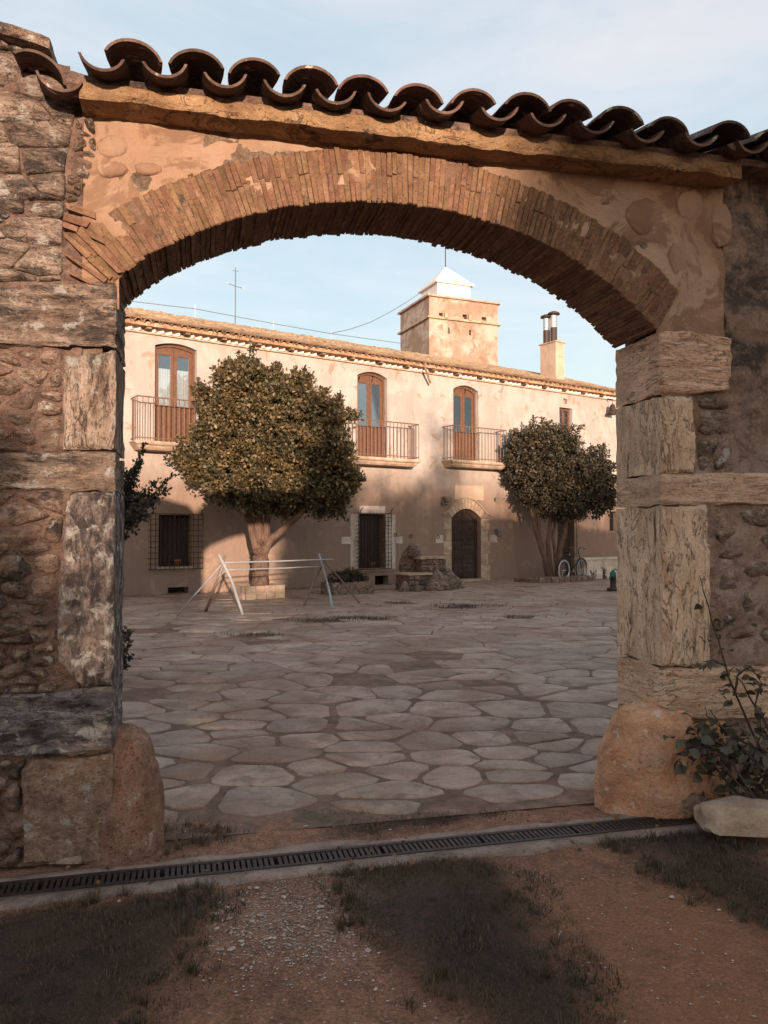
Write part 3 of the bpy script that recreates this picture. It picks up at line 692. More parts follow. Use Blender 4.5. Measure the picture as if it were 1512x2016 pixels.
sheet(3.35, 4.4, 2.62, 3.72, M['old_render'], 'lime_render', 0.006, 0.028, nsc=3.5)

# arch bricks, two rings on edge
def brick(s0, s1, r0, r1, v0, v1, skew=0.0, mat_=None):
    (a, na), (b, nb_) = on_arc(s0), on_arc(s1); tj = lambda k=0.003: random.uniform(-k, k)
    q = [(a[0]+na[0]*r0+tj(), a[1]+na[1]*r0+tj()), (b[0]+nb_[0]*r0+tj(), b[1]+nb_[1]*r0+tj()), (b[0]+nb_[0]*r1+tj(), b[1]+nb_[1]*r1+tj()), (a[0]+na[0]*r1+tj(), a[1]+na[1]*r1+tj())]
    ctr = (sum(p[0] for p in q)/4, sum(p[1] for p in q)/4); inn = [(ctr[0]+(p[0]-ctr[0])*0.86+tj(.001), ctr[1]+(p[1]-ctr[1])*0.965) for p in q]
    mb = MB(); e = v0+0.006
    vs = [(p[0], v0+tj(.0015), p[1]) for p in inn]+[(p[0], e, p[1]) for p in q]
    fs = [(0,1,2,3)]+[(4+i, 4+(i+1)%4, (i+1)%4, i) for i in range(4)]
    if v1-v0 > 0.3:        # worn soffit: extra rings along the depth
        k = 4
        for j in range(1, k+1):
            vj = e+(v1-e)*j/k; dr_ = random.uniform(-0.006, 0.004)
            for m_, p in enumerate(q):
                n_ = na if m_ in (0, 3) else nb_; off = dr_ if m_ < 2 else 0
                vs.append((p[0]+n_[0]*off, vj, p[1]+n_[1]*off))
            o_ = 4+4*(j-1); fs += [(o_+4+i, o_+4+(i+1)%4, o_+(i+1)%4, o_+i) for i in range(4)]
    else:
        vs += [(p[0], v1, p[1]) for p in q]; fs += [(8+i, 8+(i+1)%4, 4+(i+1)%4, 4+i) for i in range(4)]
    mb.add(vs, fs)
    bm = bmesh.new(); me = mb.mesh('brick'); bm.from_mesh(me); bmesh.ops.recalc_face_normals(bm, faces=bm.faces); bm.to_mesh(me); bm.free()
    return link('brick', me, mat_ or M['brick'], gw)
NB = 118; L = LEN[-1]
mb = MB(); q1 = [on_arc(L*i/60) for i in range(61)]
mb.band([(p[0]+n_[0]*(RT-.006), p[1]+n_[1]*(RT-.006)) for p, n_ in q1], [(p[0]+n_[0]*.006, p[1]+n_[1]*.006) for p, n_ in q1], -0.004, T-.03)
mb.build('arch_mortar', M['arch_joint'], gw)
for i in range(NB):
    s0, s1 = L*i/NB+0.0014, L*(i+1)/NB-0.0014
    jog = random.uniform(-0.012, 0.012)
    if random.random() < 0.3:   # some long bricks run through the whole ring
        brick(s0, s1, -0.004+random.uniform(-.004, .004), RT+random.uniform(-.008, .008), -0.012+random.uniform(-.005, .006), T-0.01+random.uniform(-.012, .01))
        continue
    brick(s0, s1, -0.004+random.uniform(-.005, .004), RT*0.52+jog, -0.012+random.uniform(-.006, .007), T-0.01+random.uniform(-.015, .01))
    brick(s0, s1, RT*0.52+jog+0.004, RT+random.uniform(-.01, .012), -0.010+random.uniform(-.007, .008), 0.10)
# splayed bricks at the left springing (px quads)
fan = [[(128,400),(188,418),(189,432),(132,412)],[(126,422),(178,437),(170,448),(124,434)],[(125,437),(154,448),(152,458),(124,448)],
       [(160,447),(205,474),(207,482),(153,456)],[(124,456),(180,500),(177,508),(128,468)],[(128,468),(150,482),(177,506),(170,509)],
       [(150,459),(165,455),(240,538),(232,539)],[(126,497),(212,550),(205,557),(128,503)],[(180,504),(222,545),(216,552),(172,512)],
       [(132,530),(185,560),(178,561),(136,540)]]
for q in fan:
    pts_ = [gp(*p, -0.02) for p in q]; mb = MB(); mb.prism(pts_, -0.028+random.uniform(-.006, .004), 0.06); mb.build('brick', M['brick'], gw)

# dressed blocks
def block(pxs, mat_, v=-0.022, depth=T, res=0.02, amp=0.010, rnd=0.016, aniso=(1, 1, 1), name='stone_block', smooth_it=0, jamb=None, seed=None, **k):
    pts_ = [gp(*p, v) for p in pxs]
    if jamb == 'L': pts_ = [(0.0 if p[0] > -0.06 else p[0], p[1]) for p in pts_]
    if jamb == 'R': pts_ = [(UR if p[0] < UR+0.06 else p[0], p[1]) for p in pts_]
    a = sum(pts_[i][0]*pts_[(i+1)%len(pts_)][1]-pts_[(i+1)%len(pts_)][0]*pts_[i][1] for i in range(len(pts_)))
    if a > 0: pts_ = pts_[::-1]
    if smooth_it: pts_ = chaikin(pts_, 0.2, smooth_it)
    bm = rough(pts_, v, depth, res, amp*1.5, rnd, 5.0, aniso, seed if seed is not None else random.random()*30, groove=0.004)
    return link(name, clean(bm, name, True, 55), mat_, gw, **k)
HS, VS = (0.7, 1, 4.0), (4.0, 1, 0.6)
J = 2
block([(-180,560),(224,557),(224,682),(-180,684)], M['strata'], jamb='L', aniso=HS, amp=0.014, label='banded grey brown jamb stone below the left springing')
block([(125,697),(224,690),(224,885),(122,885)], M['vertical'], jamb='L', aniso=VS, v=-0.03, label='upright pale jamb stone with vertical grooves')
block([(-180,893),(224,889),(224,966),(-180,966)], M['strata'], jamb='L', aniso=HS, amp=0.012)
block([(132,970),(224,968),(224,1352),(160,1350),(108,1300),(114,1160)], M['lichen'], jamb='L', aniso=VS, v=-0.032, amp=0.012, label='tall jamb stone spotted with white and black lichen')
block([(-180,1372),(100,1368),(224,1350),(224,1482),(-180,1494)], M['lichen_h'], jamb='L', aniso=HS, v=-0.03, amp=0.012, label='long jamb stone crusted with whitish lichen')
block([(40,1520),(60,1500),(224,1487),(224,1700),(44,1702)], M['conglomerate'], jamb='L', v=-0.03, amp=0.008, label='big brown conglomerate block at the foot of the left jamb')
block([(1290,652),(1360,650),(1440,664),(1444,700),(1438,770),(1290,776)], M['strata_clean'], jamb='R', aniso=HS, amp=0.010)
block([(1290,779),(1364,781),(1372,860),(1371,928),(1290,930)], M['vertical_clean'], jamb='R', aniso=VS, v=-0.03)
block([(1290,933),(1600,932),(1600,992),(1290,994)], M['strata_clean'], jamb='R', aniso=HS, v=-0.024)
block([(1290,997),(1392,995),(1402,1120),(1398,1312),(1290,1313)], M['vertical_clean'], jamb='R', aniso=VS, v=-0.034, amp=0.011)
block([(1290,1317),(1600,1312),(1600,1412),(1290,1420)], M['strata_clean'], jamb='R', aniso=HS, v=-0.026, label='wide sandy jamb stone above the right guard stone')
block([(1290,1423),(1340,1420),(1342,1598),(1290,1602)], M['ochre'], jamb='R', v=-0.02)
block([(1344,1420),(1430,1418),(1440,1600),(1344,1600)], M['ochre'], depth=0.1, v=-0.014)

# rubble of the left wall
def rubble(bound_px, n, mat_, gap=0.02, v=-0.01, ax=1.6, name='rubble_stone', rnd=0.016, big=(), seed=1, minr=0.05, ck=0.22):
    rs = random.Random(seed); bound = [gp(*p) for p in bound_px]
    us_ = [p[0] for p in bound]; zs_ = [p[1] for p in bound]; P_ = [gp(*p) for p in big]; nbig = len(P_); tr = 0
    while len(P_) < n+nbig and tr < 6000:
        tr += 1; p = (rs.uniform(min(us_), max(us_)), rs.uniform(min(zs_), max(zs_)))
        if all((p[0]-q[0])**2+((p[1]-q[1])*ax)**2 > (minr*(2.4 if i < nbig else 1))**2 for i, q in enumerate(P_)): P_.append(p)
    a = sum(bound[i][0]*bound[(i+1)%len(bound)][1]-bound[(i+1)%len(bound)][0]*bound[i][1] for i in range(len(bound)))
    for c_ in cells(P_, bound, gap, ax, 16):
        if not c_ or area(c_) < 0.0012: continue
        c_ = simplify(c_, 0.018)
        if len(c_) < 3: continue
        c_ = chaikin(c_, ck, 1); mb = MB()
        piece(mb, c_, -0.05, -v+rs.uniform(-.008, .02), rnd, 'v', 0.10, 0.008)
        o = mb.build(name, mat_, gw, smooth=True)
rubble([(-160,690),(122,690),(120,888),(-160,888)], 26, M['rubble'], seed=2, minr=0.07)
rubble([(-160,968),(128,968),(110,1180),(-160,1180)], 26, M['rubble'], seed=3, minr=0.065, big=[(30,1015),(30,1120)])
rubble([(-160,1182),(108,1182),(106,1300),(150,1350),(100,1366),(-160,1370)], 64, M['rubble'], seed=4, minr=0.036, gap=0.014, big=[(25,1320)])
rubble([(-160,1497),(52,1497),(38,1520),(42,1700),(-160,1725)], 20, M['rubble'], seed=5, minr=0.07)
rubble([(150,232),(186,236),(190,300),(170,360),(150,396),(128,396),(140,300)], 16, M['rubble'], seed=12, minr=0.04, gap=.012, v=-0.014)
rubble([(-160,20),(0,82),(104,118),(150,210),(128,330),(128,395),(-160,395)], 22, M['strata'], seed=6, minr=0.17, ax=1.8, rnd=0.012, v=-0.012, gap=0.006, ck=.1)
rubble([(-160,397),(124,397),(122,553),(-160,556)], 16, M['strata'], seed=7, minr=0.13, ax=2.2, rnd=0.012, v=-0.012, gap=0.006, ck=.1)
rubble([(1376,782),(1436,784),(1440,924),(1376,926)], 4, M['rubble'], seed=8, minr=0.05, ax=2.6, v=-0.004)
rubble([(1410,1000),(1580,1000),(1580,1308),(1408,1308)], 15, M['rubble'], seed=9, minr=0.10, gap=0.05, v=0.006, rnd=0.02)
for q in ([(175,240),(186,242),(184,300),(172,300)], [(128,300),(150,300),(140,335),(122,330)]):
    pass
M['spandrel'] = plaster_mat('bedded_stone', (0.27,0.158,0.10), (0.21,0.12,0.078), (0.34,0.22,0.15), amount=0.6, rnd=True)
# flat pieces bedded in the spandrels
for q in ([(190,275),(225,262),(252,280),(248,305),(215,312),(190,300)], [(185,320),(240,316),(258,340),(200,352)], [(262,318),(318,322),(320,342),(270,345)], [(1230,400),(1290,385),(1310,440),(1268,470),(1232,440)],
          [(1180,370),(1200,368),(1206,400),(1180,405)], [(1330,380),(1380,370),(1390,430),(1340,440)], [(1310,480),(1370,470),(1380,540),(1330,560)], [(1400,400),(1440,400),(1445,480),(1405,490)]):
    mb = MB(); piece(mb, chaikin([gp(*p) for p in q], 0.25, 1), -0.03, 0.006, 0.012, 'v', 0.04); mb.build('rubble_stone', M['spandrel'], gw, smooth=True)

# cornice under the tiles: separate long stones, undercut
cu = [-0.165, 3.36]
for a, b in zip(cu[:-1], cu[1:]):
    z0 = 3.535+random.uniform(-.004, .004)
    bm = rough([(a+0.003, z0), (a+0.003, z0+0.082), (b-0.003, z0+0.082), (b-0.003, z0)], -0.17, T, 0.022, 0.012, 0.02, 4.0, (1, 1, 1.3), random.random()*20, 0.004)
    for vv in bm.verts:          # rough underside sloping back to the wall
        if vv.co.y < 0.0 and vv.co.z < z0+0.03: vv.co.z += 0.006*mnoise.noise(Vector((vv.co.x*9, vv.co.y*9, 3)))
    link('cornice_stone', clean(bm, 'cornice_stone', True, 50), M['cornice'], gw)
mb = MB(); rs = random.Random(5)
for z0, z1 in ((3.62, 3.66),): mb.prism([(-0.16, z0), (3.5, z0), (15, z0+.12), (15, z1+.12), (3.5, z1), (-0.16, z1)], -0.14, T)
mb.build('tile_bedding', M['mortar'], gw)

# curved clay tiles of the coping
def tile_mesh(name, w0, w1, L_, th, rise, up=True, seg=12):
    vs, fs = [], []; rows = 4
    for sh in (0, 1):
        for j in range(rows+1):
            w = w0+(w1-w0)*j/rows; rad = w/2-(th if sh else 0); h = rise-(th if sh else 0)
            for i in range(seg+1):
                a_ = math.pi*(.11+.78*i/seg); x = -math.cos(a_)*rad/math.cos(math.pi*.11); z = (math.sin(a_)-.339)*h/.661
                vs.append((x*(1+0.02*math.sin(j*2.1)), L_*j/rows, z if up else -z))
    n = seg+1; off = n*(rows+1)
    for sh in (0, 1):
        for j in range(rows):
            for i in range(seg):
                q = (sh*off+j*n+i, sh*off+j*n+i+1, sh*off+(j+1)*n+i+1, sh*off+(j+1)*n+i); fs.append(q if (sh == 0) == up else q[::-1])
    for j in (0, rows): fs += [(j*n+i, off+j*n+i, off+j*n+i+1, j*n+i+1) for i in range(seg)]
    for i in (0, seg): fs += [(j*n+i, (j+1)*n+i, off+(j+1)*n+i, off+j*n+i) for j in range(rows)]
    me = bpy.data.meshes.new(name); me.from_pydata(vs, [], fs); me.update()
    bm = bmesh.new(); bm.from_mesh(me); bmesh.ops.recalc_face_normals(bm, faces=bm.faces); bm.to_mesh(me); bm.free()
    me.polygons.foreach_set('use_smooth', [True]*len(me.polygons)); me.set_sharp_from_angle(angle=R(50))
    return me
cover_me = tile_mesh('cover_tile', 0.25, 0.20, 0.46, 0.013, 0.072, True); chan_me = tile_mesh('channel_tile', 0.20, 0.225, 0.46, 0.013, 0.064, False)
SL = R(13); 
cov_u = [0.085,0.361,0.628,0.904,1.151,1.433,1.711,1.998,2.237,2.528,2.828,3.171]; ch_u = [-0.045,0.232,0.5,0.771,1.015,1.275,1.56,1.845,2.105,2.375,2.68,2.99]
while cov_u[-1] < 5.2: cov_u.append(cov_u[-1]+0.285); ch_u.append(cov_u[-2]+0.14)
while cov_u[-1] < 14.5: cov_u.append(cov_u[-1]+0.29); ch_u.append(cov_u[-2]+0.145)
def coping_z(u): return 3.666 if u < 3.4 else 3.666+min(0.12, (u-3.4)*0.1)
for row in range(2):
    for k, (a, b) in enumerate(zip(cov_u, ch_u)):
        if row and a > 6: continue
        v = -0.275+row*0.36+random.uniform(-.03, .025)
        o = link('cover_tile', cover_me, M['tile'], gw, (a+random.uniform(-.006, .006), v, coping_z(a)+0.016+row*0.36*math.tan(SL)+random.uniform(-.006, .008)))
        o.rotation_euler = (SL+random.uniform(-.03, .03), random.uniform(-.10, .10), random.uniform(-.06, .06)); o.scale = (random.uniform(.95, 1.06),)*3
        o = link('channel_tile', chan_me, M['tile'], gw, (b+random.uniform(-.006, .006), v-0.015, coping_z(b)+row*0.36*math.tan(SL)+random.uniform(-.005, .005)))
        o.rotation_euler = (SL+random.uniform(-.02, .02), random.uniform(-.12, .12), random.uniform(-.05, .05))
rid = tile_mesh('ridge_tile', 0.22, 0.20, 0.48, 0.016, 0.09, True)
for k in range(30):
    o = link('ridge_tile', rid, M['tile'], gw, (0.0+k*0.42, 0.40+random.uniform(-.01, .01), coping_z(k*.42)+0.135)); o.rotation_euler = (0.02, random.uniform(-.05, .05), -math.pi/2+random.uniform(-.03, .03))
# two loose tiles on the broken end of the left wall
p = gp(122, 182, -0.12); o = link('channel_tile', chan_me, M['tile'], gw, (p[0], -0.2, p[1]+0.03)); o.rotation_euler = (SL, 0.1, 0.1)
o = link('cover_tile', cover_me, M['tile'], gw, (p[0]-0.09, -0.16, p[1]+0.075)); o.rotation_euler = (SL*0.6, 0.45, 0.12)
# slab tiles capping the rising left wall
u0 = -0.30
for k in range(9):
    ua = u0-0.42*k; ub = ua-0.44; za, zb = wall_top(ua)+0.005, wall_top(ub)+0.005
    bm = rough([(ua, za), (ub, zb), (ub, zb+0.05), (ua, za+0.055)][::-1], -0.09+random.uniform(-.02, .02), T+0.05, 0.04, 0.008, 0.012, 5.0, (1, 1, 1), k*3.1)
    link('capping_stone', clean(bm, 'capping_stone'), M['rubble'], gw)

# rounded guard stones at the foot of each jamb
def guard(u, v, rad, ru, rv, h, mat_, seed, label, lean=0.0, flat_front=None):
    bm = bmesh.new(); seg, rows = 56, 34; rings = []
    for j in range(rows+1):
        f = j/rows; a_ = f*math.pi/2; z = h*math.sin(a_)**0.92; r = math.cos(a_)**0.62 if j < rows else 0
        z = h*f if f < 0.0 else z
        row = []
        for i in range(seg):
            t_ = 2*math.pi*i/seg; x = ru*r*math.cos(t_); y = rv*r*math.sin(t_)
            q = Vector((x*6+seed, y*6, z*6)); k = 1+0.05*mnoise.fractal(q, .8, 2, 5)+0.05*mnoise.noise(q*0.35)
            row.append(bm.verts.new((u+x*k+lean*z, v+y*k, z*(1 if j == 0 else k)-0.02)))
            if j == rows: break
        rings.append(row)
    for j in range(rows-1):
        for i in range(seg): bm.faces.new((rings[j][i], rings[j][(i+1)%seg], rings[j+1][(i+1)%seg], rings[j+1][i]))
    tp = rings[rows][0]
    for i in range(seg): bm.faces.new((rings[rows-1][i], rings[rows-1][(i+1)%seg], tp))
    o = link('guard_stone', clean(bm, 'guard_stone', True, 80), mat_, gw, label=label)
M['guardL'] = stone('guard_stone_brown', (0.24,0.135,0.085), (0.40,0.235,0.15), (0.50,0.33,0.235), (1,1,1), 9.0, white=0.16, moss=0.05, bump=0.03, rnd=False, pits=.9)
M['guardR'] = stone('guard_stone_ochre', (0.34,0.165,0.085), (0.54,0.285,0.155), (0.60,0.38,0.25), (1,1,1), 6.0, white=0.12, bump=0.02, rnd=False, pits=.6)
guard(0.0, 0.20, 0.24, 0.235, 0.24, 0.60, M['guardL'], 3.0, 'rounded brown guard stone at the foot of the left jamb')
guard(UR+0.01, 0.10, 0.30, 0.33, 0.26, 0.60, M['guardR'], 8.0, 'rounded ochre guard stone at the foot of the right jamb')

# ================================================================== FARMHOUSE
fh = empty('farmhouse', (HOUSE.o[0], HOUSE.o[1], 0), HOUSE.yaw, label='two-storey cream plastered farmhouse with a tiled roof behind the courtyard', cat='farmhouse')
def hp(px, py, v=0.0): return HOUSE.hit(px, py, v)
EH = 6.42; U0, U1 = -4.0, 20.0
def arched(u0, u1, z0, z1, rise, n=10):
    top = [(u0+(u1-u0)*i/n, z1-rise+rise*(1-(2*i/n-1)**2)) for i in range(n+1)]
    return [(u0, z0)]+top+[(u1, z0)]
OPEN = {  # u0,u1,z0,z1,rise
 'w1': (0.745, 1.80, 3.68, 6.15, 0.10), 'w2': (6.55, 7.58, 3.62, 6.12, 0.14), 'w3': (10.07, 11.10, 3.68, 6.10, 0.15), 'w4': (14.78, 15.42, 4.72, 5.80, 0.0),
 'door': (9.98, 11.18, 0.0, 2.24, 0.30), 'gl': (0.86, 1.70, 0.68, 1.94, 0.0), 'gm': (6.62, 7.50, 0.48, 2.03, 0.0), 'niche': (7.15, 7.62, -0.03, 0.26, 0.0),
 'rd': (14.65, 15.50, 0.0, 2.15, 0.0), 'rw': (17.35, 17.9, 1.55, 2.25, 0.0), 'vent': (1.10, 1.62, 0.02, 0.17, 0.0)}
cut = MB()
for k, (a, b, z0, z1, r) in OPEN.items():
    cut.prism(arched(a, b, z0-(0.1 if z0 <= 0 else 0), z1, r) if r else [(a, z0-(0.1 if z0 <= 0 else 0)), (a, z1), (b, z1), (b, z0-(0.1 if z0 <= 0 else 0))], -0.5, 0.30)
cut.prism([(14.98,5.93),(14.98,6.12),(15.16,6.12),(15.16,5.93)], -0.5, 0.12)
wb = MB(); wb.box(U0, U1, 0.0, 0.6, -0.1, EH)
w_me = wb.mesh('house_wall'); c_me = cut.mesh('cut')
for m_ in (w_me, c_me):
    bm = bmesh.new(); bm.from_mesh(m_); bmesh.ops.recalc_face_normals(bm, faces=bm.faces); bm.to_mesh(m_); bm.free()
wo = bpy.data.objects.new('wall', w_me); co = bpy.data.objects.new('cut', c_me); COL.objects.link(wo); COL.objects.link(co)
md = wo.modifiers.new('b', 'BOOLEAN'); md.object = co; md.operation = 'DIFFERENCE'; md.solver = 'EXACT'
dg = bpy.context.evaluated_depsgraph_get(); nm = bpy.data.meshes.new_from_object(wo.evaluated_get(dg))
bpy.data.objects.remove(wo); bpy.data.objects.remove(co); nm.name = 'wall'; nm.materials.clear()
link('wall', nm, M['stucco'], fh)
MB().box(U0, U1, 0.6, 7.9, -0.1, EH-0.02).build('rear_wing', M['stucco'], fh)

# french doors and balconies
def french(key, label, vd=0.17, glass_from=0.95, curtain=False):
    a, b, z0, z1, r = OPEN[key]; a += 0.005; b -= 0.005
    N = 12; outer = arched(a, b, z0, z1-0.005, r, N); inner = arched(a+0.06, b-0.06, z0, z1-0.07, r*0.9, N)
    fr_ = MB(); fr_.band(outer, inner, vd-0.03, vd+0.05); fo = fr_.build('french_door', M['wood'], fh, label=label)
    mid = (a+b)/2; zt = z1-r-0.06
    for s, (p, q) in enumerate(((a+0.06, mid-0.004), (mid+0.004, b-0.06))):
        lf = MB(); w_ = 0.075
        top = lambda u: z1-0.075-r*0.9+r*0.9*(1-(2*(u-a-0.06)/(b-a-0.12)-1)**2)
        nn = 6; up = [(p+(q-p)*i/nn, top(p+(q-p)*i/nn)-0.004) for i in range(nn+1)]
        lf.prism([(p, z0), (p, up[0][1]), (p+w_, top(p+w_)-0.004), (p+w_, z0)], vd, vd+0.045).prism([(q-w_, z0), (q-w_, top(q-w_)-0.004), (q, up[-1][1]), (q, z0)], vd, vd+0.045)
        lf.prism([(p+w_, zt-0.12)]+[(u, z_) for u, z_ in up if p+w_ < u < q-w_]+[(q-w_, top(q-w_)-.005), (q-w_, zt-0.12)], vd+.001, vd+0.044)
        lf.box(p+w_, q-w_, vd+.001, vd+0.044, z0, z0+0.12).box(p+w_, q-w_, vd+.001, vd+0.044, z0+glass_from-0.08, z0+glass_from)
        lf.build('door_leaf', M['wood'], fo)
        MB().box(p+w_, q-w_, vd+0.014, vd+0.03, z0+0.12, z0+glass_from-0.08).build('door_panel', M['wood'], fo)
        MB().box(p+w_, q-w_, vd+0.020, vd+0.026, z0+glass_from, zt-0.12).build('glass_pane', M['glass'], fo)
    MB().box(a, b, 0.292, 0.297, z0, z1-r).build('room_darkness', M['black'], fo)
    if curtain:
        cu_ = MB(); n = 60; vs = []
        for i in range(n+1):
            u = a+0.05+(b-a-0.1)*i/n; vv = vd+0.09+0.012*math.sin(i*1.7)
            zc = z1-r-0.5-(0.25 if i % 30 < 4 else 0)
            vs += [(u, vv, z0+0.3), (u, vv, zc)]
        cu_.add(vs, [(2*i, 2*i+2, 2*i+3, 2*i+1) for i in range(n)]); cu_.build('curtain', M['curtain'], fo, smooth=True)
    return fo
french('w1', 'brown glazed balcony door with white curtains', curtain=True)
french('w2', 'brown glazed balcony door reflecting the sky'); french('w3', 'brown glazed balcony door above the entrance')
def pane_window(key):
    a, b, z0, z1, r = OPEN[key]; f_ = MB()
    for q in ((a, a+.07), (b-.07, b), ((a+b)/2-.045, (a+b)/2+.045)): f_.box(q[0], q[1], .14, .20, z0, z1)
    f_.box(a+.07, b-.07, .141, .199, z1-.08, z1).box(a+.07, b-.07, .141, .199, z0, z0+.3); fo = f_.build('window', M['wood'], fh)
    for k in range(2):
        p = a+.07 if k == 0 else (a+b)/2+.045; q = (a+b)/2-.045 if k == 0 else b-.07
        for j in range(3):
            zz = z0+.3+(z1-z0-.38)*j/3; MB().box(p+.012, q-.012, .17, .176, zz+.01, zz+(z1-z0-.38)/3-.012).build('window_pane', M['glass'], fo)
        for j in (1, 2): MB().box(p, q, .155, .185, z0+.3+(z1-z0-.38)*j/3-.012, z0+.3+(z1-z0-.38)*j/3+.010).build('glazing_bar', M['wood'], fo)
    MB().box(a, b, .29, .296, z0, z1).build('room_darkness', M['black'], fo)
pane_window('w4')
def balcony(u0, u1, z, label, extra=0.0):
    d = 0.52; prof = [(0.0, -0.20), (-d+.10, -0.20), (-d+.05, -0.15), (-d+.02, -0.10), (-d-.03, -0.085), (-d-.05, -0.05), (-d-.05, 0.0), (0.0, 0.0)]
    mb = MB(); n = len(prof); vs = []
    for s, uu in ((0, u0-.05), (1, u1+.05)):
        for v_, z_ in prof:
            ins = (-d-.05-v_)*-1 if z_ < 0 else 0; ins = max(0, min(.14, (v_+d+.05)*0.8)) if v_ < 0 else 0.14
            if z_ == 0.0 or (v_ == 0.0 and z_ > -0.1): ins = 0
            vs.append((uu+(ins if s == 0 else -ins), v_, z+z_))
    mb.add(vs, [tuple(range(n)), tuple(range(2*n-1, n-1, -1))]+[(i, i+n, (i+1)%n+n, (i+1)%n) for i in range(n)])
    bo = mb.build('balcony', M['wood_old'] if z < 0 else M['surround'], fh, label=label)
    zr = z+1.03
    MB().tube([(u0, -0.02, zr), (u0, -d, zr), (u1, -d, zr), (u1, -0.02, zr)], 0.017, 6).build('handrail', M['rail_iron'], bo)
    MB().tube([(u0, -0.02, z+.07), (u0, -d, z+.07), (u1, -d, z+.07), (u1, -0.02, z+.07)], 0.013, 6).build('bottom_rail', M['rail_iron'], bo)
    bm_ = MB().tube([(0, 0, .005), (0, 0, 1.03)], 0.0105, 6).mesh('baluster')
    nf = int((u1-u0)/0.125)
    for i in range(nf+1): link('baluster', bm_, M['rail_iron'], bo, (u0+(u1-u0)*i/nf, -d, z))
    for uu in (u0, u1):
        for i in range(1, 4): link('baluster', bm_, M['rail_iron'], bo, (uu, -d+d*i/4, z))
balcony(0.17, 2.55, 3.655, 'balcony with thin iron bars, the one on the left')
balcony(5.92, 8.34, 3.61, 'middle balcony with thin iron bars')
balcony(9.62, 11.80, 3.69, 'balcony with thin iron bars above the arched entrance')

# entrance door, its stone surround
a, b, z0, z1, r = OPEN['door']
dm = MB(); N = 12; inner = arched(a+.02, b-.02, 0.02, z1-.01, r, N)
dm.band(arched(a+.002, b-.002, 0.02, z1-.003, r, N), arched(a+.09, b-.09, 0.02, z1-.10, r*.95, N), 0.16, 0.26)
do = dm.build('entrance_door', M['wood_dark'], fh, label='dark arched wooden entrance door with carved panels')
MB().prism(arched(a+.09, b-.09, 0.02, z1-.10, r*.95, N), 0.20, 0.255).build('door_leaf', M['wood_dark'], do)
for s in (0, 1):
    p, q = (a+.12, (a+b)/2-.02) if s == 0 else ((a+b)/2+.02, b-.12)
    for j in range(13):
        zz = 0.12+j*0.142; 
        if zz+0.12 > z1-.42: continue
        MB().box(p, q, 0.182, 0.202, zz, zz+0.105).build('door_panel', M['wood_dark'], do)
MB().box((a+b)/2-.018, (a+b)/2+.018, .175, .205, .05, z1-.12).build('cover_strip', M['wood_dark'], do)
MB().lathe((a+.30, 0.165, 1.0), [(.002, -.03), (.03, -.01), (.03, .01), (.002, .03)], 8).build('door_knob', M['iron'], do)
MB().box(a-.2, b+.15, -0.30, 0.0, -0.03, 0.06).build('doorstep', M['surround'], fh)
def jambstone(u0_, u1_, za, zb, mat_, pv=-0.022):
    bm = rough([(u0_, za), (u0_, zb), (u1_, zb), (u1_, za)], pv, 0.25 if False else 0.004, 0.2, 0.003, 0.010, 3.0, (1, 1, 1), random.random()*9)
    link('surround_stone', clean(bm, 'surround_stone', True, 50), mat_, fh)
zz = 0.03; k = 0
for h_ in (0.42, 0.38, 0.40, 0.36, 0.34):
    w_ = (0.32, 0.24)[k % 2]
    jambstone(a-w_, a-.002, zz+.003, zz+h_-.003, M['surround']); jambstone(b+.002, b+w_+.05, zz+.003, zz+h_-.003, M['surround']); zz += h_; k += 1
jambstone(a-.62, a-.33, 1.18, 1.42, M['surround_white']); jambstone(b+.38, b+.68, 1.18, 1.42, M['surround_white'])
N = 11
for i in range(N):
    def pt(t_, o_): 
        u = a+(b-a)*t_; z_ = z1-r+r*(1-(2*t_-1)**2); 
        nx = (2*t_-1)*0.75; nz2 = 1.0; L_ = math.hypot(nx, nz2); return (u+nx/L_*o_, z_+nz2/L_*o_)
    t0_, t1_ = i/N+.006, (i+1)/N-.006
    bm = rough([pt(t0_, .004), pt(t0_, .30), pt(t1_, .30), pt(t1_, .004)], -0.024, 0.004, 0.2, .003, .010, 3, (1,1,1), i*1.0); link('arch_stone', clean(bm, 'arch_stone'), M['surround'], fh)
mb = MB(); up = [(a-.36, 2.02), (a-.20, 2.10), (a+.05, 2.34), (a+.3, 2.50), ((a+b)/2, 2.575), (b-.3, 2.50), (b-.05, 2.34), (b+.2, 2.10), (b+.38, 2.02)]
mb.band([(p[0], p[1]+.045) for p in up], up, -0.055, 0.0); mb.build('hood_moulding', M['surround'], fh)
for (p, q) in ((620, 700),):
    pp = hp(895, 955); q_ = hp(952, 985); MB().box(pp[0], q_[0], -.010, .0, q_[1], pp[1]).build('plaster_patch', M['chimney'], fh)

